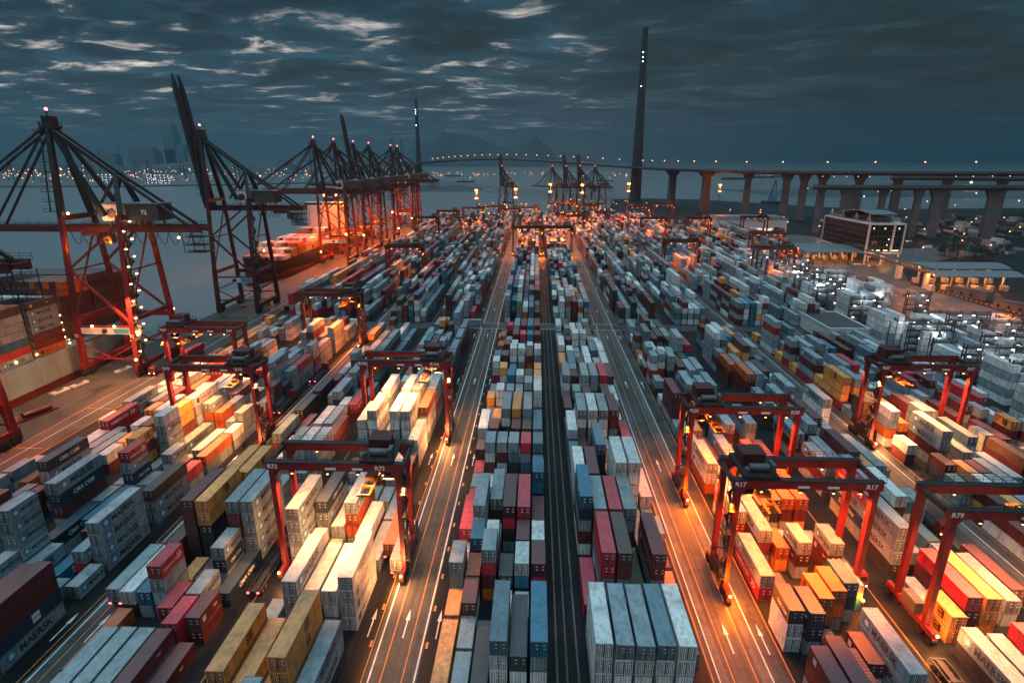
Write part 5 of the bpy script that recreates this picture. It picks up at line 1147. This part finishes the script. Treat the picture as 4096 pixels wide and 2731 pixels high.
truck(-49.2, 88, 0, 'empty yard truck on the lane beside navy and maroon containers at lower left'); truck(-71.8, 84.6, 0, 'yard truck carrying a grey container on the outer left road', 'G', 'grey container on a truck on the outer left road')
truck(-76.6, 189, 0, 'empty yard truck with red tail lights on the outer left road'); truck(-77.9, 163, 0, 'yard truck with a red tail glow at the foot of a left gantry crane')
truck(59.2, 96, pi, 'empty yard truck in the narrow lane right of gantry crane R17'); truck(62.3, 66, pi, 'empty yard truck with headlights in the lower right lane')
truck(84.5, 112, pi, 'yard truck on the outer right road by the cropped gantry crane'); truck(-14.5, 464, 0, 'far yard truck beside the left twin gantry crane'); truck(41.5, 320, 0, 'orange lit yard truck at the edge of the right arrow road')
truck(-137, 196, pi, 'yard truck with bright headlights on the apron under quay crane 72'); truck(-134.5, 210, pi, 'second truck in the queue on the apron behind quay crane 72', 'H', 'crimson container on a truck on the quay apron')
for x, y, rz, c, lab in ((-128.5, 265, pi/2, 'O', 'orange box standing alone on the dim quay apron'), (-88, 259, pi/2, 'W', 'white container lying crosswise in the left cross road'), (-31, 261, pi/2, 'G', 'grey container lying crosswise by the left arrow road junction'), (-103, 259, pi/2, 'W', 'white container crosswise in the cross road, left of another white one')):
    root = empty('shipping_container', (x, y, .02), rz, lab, 'container'); L = 12.19 if c != 'O' else 6.06; link('body', proto(L, 'none'), root, COLR[c][0]); link('frame', FRAME[L], root, COLR[c][0])
    for s in (-1, 1): d = link('door', DOOR, root, COLR[c][0]); d.location = (s*.525, -L/2+.045, .15)
# odd gear on the apron
def gear(name, x, y, rz, lab, cat, build):
    r = empty(name, (x, y, 0), rz, lab, cat); build(r)
def gangway(r):
    m = MB(); m.beam((-7,0,.8), (7,0,4.2), 1.2, .3); m.build('ramp', M['txt_blue'], r); m = MB(); m.box(-7.5,-5,-1,1,.3,.9); m.box(4,7,-1.2,1.2,.3,3.4); m.build('undercarriage', M['yellow'], r)
    m = MB()
    for x in (-6.5, 6):
        for y in (-1,1): m.tube((x,y*1.2,.4),(x,y*.9,.4),.4,10)
    m.build('wheel', M['rubber'], r)
gear('gangway', -149, 294, .5, 'blue and yellow wheeled gangway on the dim apron under the raised crane', 'gangway', gangway)
def flatrack(r):
    m = MB(); m.box(-6,6,-1.2,1.2,.1,.55); m.build('bed', M['dark_or_unlit_red_steel'], r); m = MB(); m.box(-6,-5.7,-1.2,1.2,.55,2.2); m.build('end_wall', M['yellow'], r); m = MB(); m.tube((-3.5,0,1.5),(4.5,0,1.5),.95,12); m.build('cargo', M['dark_or_unlit_red_steel'], r)
gear('flat_rack', -127.4, 287, 1.1, 'flat rack with a round dark red load on the dim apron', 'flat rack', flatrack)
gear('flat_rack', -151, 154, 1.3, 'empty looking flat rack lying on the orange lit apron at far left', 'flat rack', flatrack)
def hatch(r):
    m = MB(); m.box(-3,3,-.9,.9,.05,.7); m.build('body', M['white_panel'], r); m = MB(); m.box(-1,1,-.5,.5,.7,1.1); m.build('lid', M['grey_steel'], r)
for x, y, l in ((-157, 179, 'pale lashing bin farther along the quay edge'), (-158.7, 172.5, 'pale lashing bin nearer the blue hull stern'), (-152, 194, 'small dark lashing bin alone on the orange apron')): gear('lashing_bin', x, y, 1.4, l, 'bin', hatch)
def cone(r):
    m = MB(); m.tube((0,0,0),(0,0,1.1),.35,10,0,.08); m.build('cone', M['txt_white'] if False else M['yellow'], r); m = MB(); m.box(-.45,.45,-.45,.45,0,.08); m.build('foot', M['rubber'], r)
for x, y, l in ((-29.6, 264.6, 'orange marker post at the left arrow road junction corner'), (41.2, 266, 'orange marker post at the right arrow road junction, far corner'), (41.0, 253, 'orange marker post at the right arrow road junction, near corner'), (5.5, 268, 'orange marker post in the dark centre lane junction')):
    gear('marker_post', x, y, 0, l, 'marker post', cone)
def car(x, y, rz, col, lab):
    r = empty('car', (x, y, 0), rz, lab, 'car'); m = MB(); m.box(-.9,.9,-2.2,2.2,.35,.95); m.add([(-.85,-1.8,.95),(.85,-1.8,.95),(.85,1.2,.95),(-.85,1.2,.95),(-.7,-1.3,1.5),(.7,-1.3,1.5),(.7,.6,1.5),(-.7,.6,1.5)], [(4,5,6,7),(0,1,5,4),(1,2,6,5),(2,3,7,6),(3,0,4,7)])
    m.build('body', M[col], r)
    for yy in (-1.4,1.4):
        for xx in (-1,1): w = MB(); w.tube((xx*.92,yy,.33),(xx*.7,yy,.33),.33,10); w.build('wheel', M['rubber'], r)
    for xx in (-.6,.6): b = MB(); b.ball((xx,2.2,.7),.14,6); b.build('headlight', M['bulb_warm'], r)
for a in ((235,439,.2,'txt_blue','blue car parked under the gate canopy by the office'),(239,433.5,1.2,'white_panel','white car parked at the glass office stilts'),(246,427,1.5,'dark_or_unlit_red_steel','red car in front of the glass office'),(356,566,1.3,'white_panel','white car on the curving road below the viaduct'),(212,330,3.1,'grey_steel','grey car on the orange lit gate road')): car(*a)
vn = empty('van', (345, 522, 0), 1.25, 'white van with headlights on the curving orange road', 'van'); m = MB(); m.box(-1.1,1.1,-3,2,.5,3.0); m.box(-1.05,1.05,2,3.2,.5,2.2); m.build('body', M['white_panel'], vn)
for yy in (-2,2.2):
    for xx in (-1,1): w = MB(); w.tube((xx*1.12,yy,.42),(xx*.85,yy,.42),.42,10); w.build('wheel', M['rubber'], vn)
for xx in (-.7,.7): b = MB(); b.ball((xx,3.25,1),.3,6); b.build('headlight', M['bulb_warm'], vn)
sgn = empty('road_sign', (352, 500, 0), 0, 'blue direction sign on posts beside the curving road', 'sign'); m = MB(); m.box(-3,3,-.1,.1,4,7.5); m.build('panel', M['txt_blue'], sgn); m = MB(); m.box(-2.2,-2,-.1,.1,0,4); m.box(2,2.2,-.1,.1,0,4); m.build('post', M['grey_steel'], sgn)
for x, y in ((374,578),(417,639),(403,579),(467,648),(498,685),(351,493),(355,467),(300,560),(285,600),(270,640),(262,690),(290,700),(310,660),(330,620),(285,760),(300,800),(260,800),(385,540),(440,560),(480,600),(430,700),(540,700),(600,740),(660,800),(560,850),(700,860),(620,900),(500,820)):
    l = lamp_post((x, y, 0), 'small sodium street lamp along the roads below the viaduct', 'street lamps below the viaduct', .62); light('street_lamp_glow', (x, y-1.8, 10.4), SOD, 1100)
for x, y in ((206, 250), (214, 300), (222, 345), (232, 300), (200, 350), (212, 400), (228, 250), (192, 210), (205, 190)): light('gate_road_glow', (x, y, 15), SOD, 9000, 'POINT', .8)

# ------------------------------------------------------------------ the far shore: cranes, towers, ships, lights
def far_crane(x, y, k, up, rz, lab, grp_):
    r = empty('far_crane', (x, y, 0), rz, lab, 'quay crane', grp_); r.scale = (k,)*3; m = MB()
    for xx in (0, 20):
        for yy in (-9, 9): m.beam((xx, yy, 0), (xx, yy*.7, 52), 2.0)
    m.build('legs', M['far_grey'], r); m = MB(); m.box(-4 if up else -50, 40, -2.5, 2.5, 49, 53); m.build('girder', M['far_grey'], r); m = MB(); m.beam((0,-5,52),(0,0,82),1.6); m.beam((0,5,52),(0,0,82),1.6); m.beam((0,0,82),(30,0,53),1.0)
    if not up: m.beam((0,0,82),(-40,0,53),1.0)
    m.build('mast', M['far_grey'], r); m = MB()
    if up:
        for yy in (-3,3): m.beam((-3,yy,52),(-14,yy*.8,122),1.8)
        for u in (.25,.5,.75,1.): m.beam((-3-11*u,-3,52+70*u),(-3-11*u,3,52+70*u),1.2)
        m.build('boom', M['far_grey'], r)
for i, (px, up, k) in enumerate(((345,1,1.),(378,1,1.),(420,1,.95),(500,1,1.05),(38,0,1),(120,0,1),(280,0,1),(560,0,1),(610,0,1),(745,0,.95),(965,0,.95))):
    yy = 2250 + 60*(i % 4); X = (px-2146)/2411*yy*1.04; far_crane(X, yy, k, up, -.9, 'hazy far shore crane with its boom raised across the water' if up else 'hazy far shore crane with lowered boom across the water', 'far shore cranes with raised booms' if up else 'far shore cranes with lowered booms')
for X, yy in ((-455, 1900), (-432, 1930)): far_crane(X, yy, 1.15, 1, -1.3, 'hazy crane with raised boom just left of the far bridge tower', 'hazy cranes by the far bridge tower')
for X, w, h, lab in ((-4050, 120, 455, 'tall hazy skyscraper faint against the left sky'), (-4380, 300, 215, 'broad hazy block of the skyline right of the near peaked crane'), (-4000, 220, 240, 'hazy block below the tall skyscraper'), (-3700, 330, 200, 'hazy block right of the tall skyscraper'), (-4800, 200, 150, 'low hazy block of the skyline behind the near peaked crane')):
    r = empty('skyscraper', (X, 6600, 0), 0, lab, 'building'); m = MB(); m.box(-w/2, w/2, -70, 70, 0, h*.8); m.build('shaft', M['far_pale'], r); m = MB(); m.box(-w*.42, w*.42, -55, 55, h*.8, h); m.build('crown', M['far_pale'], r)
hl = MB(); hw = MB(); q = random.Random(11)
for i in range(330):
    yy = q.uniform(1900, 3300); fx = q.uniform(-1.02, -.36); x = fx*yy*1.03
    if x > -760: continue
    z = q.choice([3, 6, 9, 14, 20, 30, 38]) * q.uniform(.6, 1.2); r_ = q.uniform(1.0, 2.3)*yy/2400
    (hl if q.random() < .62 else hw).ball((x, yy, z), r_*(1.5 if q.random() < .12 else .8), 6)
for j in range(7):                              # lit white accommodation blocks of ships lying across the water
    x0_, y0_ = -1180 - 95*j + (0 if j < 4 else -420), 1830 + 20*j
    for a in range(4):
        for b_ in range(3): hw.ball((x0_ + 13*b_ + 40*(j % 2), y0_, 6 + 8*a), 1.5, 6)
for i in range(90):
    x = q.uniform(-1000, 500); yy = 2900 + q.uniform(0, 900); hl.ball((x, yy, q.uniform(2, 6)), q.uniform(1.0, 2.0), 6)
for i in range(46):
    x = q.uniform(560, 1500); yy = q.uniform(900, 1500); (hl if q.random() < .8 else hw).ball((x, yy, q.uniform(4, 16)), q.uniform(.6, 1.5), 6)
for i in range(120): hl.ball((q.uniform(-80, 150), q.uniform(640, 830), q.uniform(3, 24)), q.uniform(.25, .6), 6)
tag(hl.build('orange_harbour_lights', M['bulb_far']), 'countless orange lights of the far harbour', 'lights', None, 'stuff'); tag(hw.build('white_harbour_lights', M['bulb_far2']), 'countless white lights of the far harbour', 'lights', None, 'stuff')
def boat(x, y, L, rz, lab):
    r = empty('boat', (x, y, -3.2), rz, lab, 'boat'); w = L*.18; m = MB(); m.prism([(-w/2,-L/2),(w/2,-L/2),(w/2,L*.25),(0,L/2),(-w/2,L*.25)], -1, L*.07); m.build('hull', M['hull_dark'], r)
    m = MB(); m.box(-w*.4, w*.4, -L*.42, -L*.2, L*.07, L*.2); m.build('deckhouse', M['white_panel'], r); m = MB(); m.beam((0,L*.1,L*.07),(0,L*.1,L*.3),L*.012); m.build('mast', M['far_grey'], r); b = MB(); b.ball((0,-L*.3,L*.25), L*.025, 6); b.build('lamp', M['bulb_far2'], r)
for x, y, L, rz, lab in ((844,2558,120,1.5,'dark freighter at anchor seen left under the bridge piers'), (1031,2790,110,1.5,'dark freighter at anchor seen between two bridge piers'), (267,2340,60,1.4,'small lit boat just left of the near bridge tower'), (-264,2208,70,1.3,'brightly lit white boat under the main span'), (1190,2970,90,1.6,'dark freighter behind the third bridge pier'), (-120,1500,26,.4,'tiny dark boat on the water below the main span'), (950,1396,120,1.5,'ship lying by the shore under the slip road on the far right'), (-420,3000,80,1.4,'small dim boat near the far coast lights')): boat(x, y, L, rz, lab)
cb = empty('crane_barge', (432, 1100, 0), 0, 'dark derrick barge with a lattice jib behind the bridge piers', 'crane barge'); m = MB(); m.box(-16,16,-12,12,-4,3); m.build('pontoon', M['hull_dark'], cb); m = MB(); m.box(-6,6,-5,5,3,14); m.build('cabin', M['txt_blue'], cb); m = MB(); m.beam((-4,0,14),(2,0,42),3,3,0,1,1); m.beam((6,0,14),(2,0,42),1.2); m.build('jib', M['far_grey'], cb)

# ------------------------------------------------------------------ air, sky and sun
hz = MB(); hz.box(-9000, 9000, -260, 11500, -8, 490); ho = tag(hz.build('haze', None) if False else link('haze', hz.mesh('haze', [])), None, None, None, 'stuff')
hm = bpy.data.materials.new('haze_air'); hm.use_nodes = True; n = hm.node_tree.nodes; n.clear(); out = n.new('ShaderNodeOutputMaterial'); vol = n.new('ShaderNodeVolumePrincipled')
vol.inputs['Color'].default_value = (.24,.45,.57,1); vol.inputs['Density'].default_value = 1.15e-4; vol.inputs['Anisotropy'].default_value = .68
hm.node_tree.links.new(vol.outputs[0], out.inputs['Volume']); ho.data.materials.append(hm)
w = bpy.data.worlds.new('World'); scene.world = w; w.use_nodes = True; n = w.node_tree.nodes; l = w.node_tree.links; n.clear()
out = n.new('ShaderNodeOutputWorld'); tc = n.new('ShaderNodeTexCoord'); D = tc.outputs['Generated']
sep = n.new('ShaderNodeSeparateXYZ'); l.new(D, sep.inputs[0]); X, Y, Z = sep.outputs
sky = n.new('ShaderNodeTexSky'); sky.sky_type = 'NISHITA'; sky.sun_disc = False; sky.sun_elevation = radians(4); sky.sun_rotation = radians(196); sky.air_density = 1.5; sky.dust_density = 2.
bg1 = n.new('ShaderNodeBackground'); l.new(sky.outputs[0], bg1.inputs[0]); bg1.inputs[1].default_value = .006
# cloud deck seen in perspective: direction projected on a plane overhead
den = math_(n, l, 'ADD', math_(n, l, 'MAXIMUM', Z, 0.), .07)
cx = math_(n, l, 'DIVIDE', X, den); cy = math_(n, l, 'DIVIDE', Y, den)
cv = n.new('ShaderNodeCombineXYZ'); l.new(math_(n, l, 'ADD', cx, math_(n, l, 'MULTIPLY', cy, .12)), cv.inputs[0]); l.new(math_(n, l, 'MULTIPLY', cy, 1.25), cv.inputs[1])
n1 = noise(n, l, .55, 5, cv.outputs[0], .5); n2 = noise(n, l, 2.7, 8, cv.outputs[0], .6); n2.inputs['Distortion'].default_value = .5
n3 = noise(n, l, 1.15, 6, cv.outputs[0], .55); n3.inputs['Distortion'].default_value = .8
base = ramp(n, l, Z, [(0., (.048,.092,.120)), (.05, (.024,.057,.082)), (.13, (.007,.028,.045)), (.24, (.002,.018,.032)), (.32, (.10,.165,.20)), (.6, (.20,.31,.37)), (.85, (.80,1.20,1.38))])
dk = ramp(n, l, n3.outputs['Fac'], [(.34, (.16,.24,.30)), (.46, (.7,.8,.86)), (.54, (1.3,1.3,1.3)), (.66, (3.0,2.8,2.7))])
hz_ = ramp(n, l, Z, [(.02, (.12,.12,.12)), (.09, (.6,.6,.6)), (.17, (1,1,1))])
cl = mixc(n, l, math_(n, l, 'MULTIPLY', hz_.outputs[0], .9), base.outputs[0], mixc(n, l, 1., base.outputs[0], dk.outputs[0], 'MULTIPLY'))
# thin places: mostly to the left of the view, in clusters, fading out near the horizon
side = ramp(n, l, math_(n, l, 'ADD', X, .5), [(.0, (1,1,1)), (.48, (.8,.8,.8)), (.64, (.10,.10,.10))]); elev = ramp(n, l, Z, [(.03, (0,0,0)), (.075, (.7,.7,.7)), (.14, (1,1,1))])
clus = ramp(n, l, n1.outputs['Fac'], [(.36, (.25,.25,.25)), (.58, (1,1,1))])
mk_ = math_(n, l, 'MULTIPLY', math_(n, l, 'MULTIPLY', side.outputs[0], elev.outputs[0]), clus.outputs[0])
g_ = math_(n, l, 'ADD', math_(n, l, 'MULTIPLY', n2.outputs['Fac'], .62), math_(n, l, 'MULTIPLY', n3.outputs['Fac'], .38))
soft = ramp(n, l, g_, [(.47, (0,0,0)), (.63, (1,1,1))]); gap = ramp(n, l, g_, [(.545, (0,0,0)), (.59, (.35,.35,.35)), (.645, (1,1,1))])
cl = mixc(n, l, math_(n, l, 'MULTIPLY', math_(n, l, 'MULTIPLY', soft.outputs[0], mk_), .55), cl, (.075,.115,.14))
cl = mixc(n, l, math_(n, l, 'MULTIPLY', gap.outputs[0], mk_), cl, (.95,.80,.72))
rt = ramp(n, l, math_(n, l, 'ADD', X, .35), [(.38, (1,1,1)), (.8, (.22,.38,.42))]); cl = mixc(n, l, 1., cl, rt.outputs[0], 'MULTIPLY')
bg2 = n.new('ShaderNodeBackground'); l.new(cl, bg2.inputs[0]); bg2.inputs[1].default_value = 1.
ad = n.new('ShaderNodeAddShader'); l.new(bg1.outputs[0], ad.inputs[0]); l.new(bg2.outputs[0], ad.inputs[1]); l.new(ad.outputs[0], out.inputs[0])
sd = bpy.data.lights.new('sun', 'SUN'); sd.energy = .13; sd.angle = radians(30); sd.color = (1., .74, .66); so_ = bpy.data.objects.new('sun', sd); COL.objects.link(so_)
so_.rotation_euler = Vector((-.18, 1., -.38)).to_track_quat('-Z', 'Y').to_euler()

# ------------------------------------------------------------------ picture
scene.render.engine = 'CYCLES'; cy_ = scene.cycles
cy_.use_denoising = True; cy_.denoiser = 'OPENIMAGEDENOISE'
cy_.max_bounces = 5; cy_.diffuse_bounces = 3; cy_.glossy_bounces = 2; cy_.volume_bounces = 0; cy_.transmission_bounces = 1; cy_.transparent_max_bounces = 4
cy_.caustics_reflective = False; cy_.caustics_refractive = False; cy_.sample_clamp_indirect = 6; cy_.use_light_tree = True
scene.view_settings.view_transform = 'Standard'; scene.view_settings.look = 'None'; scene.view_settings.gamma = 1; scene.view_settings.exposure = .45
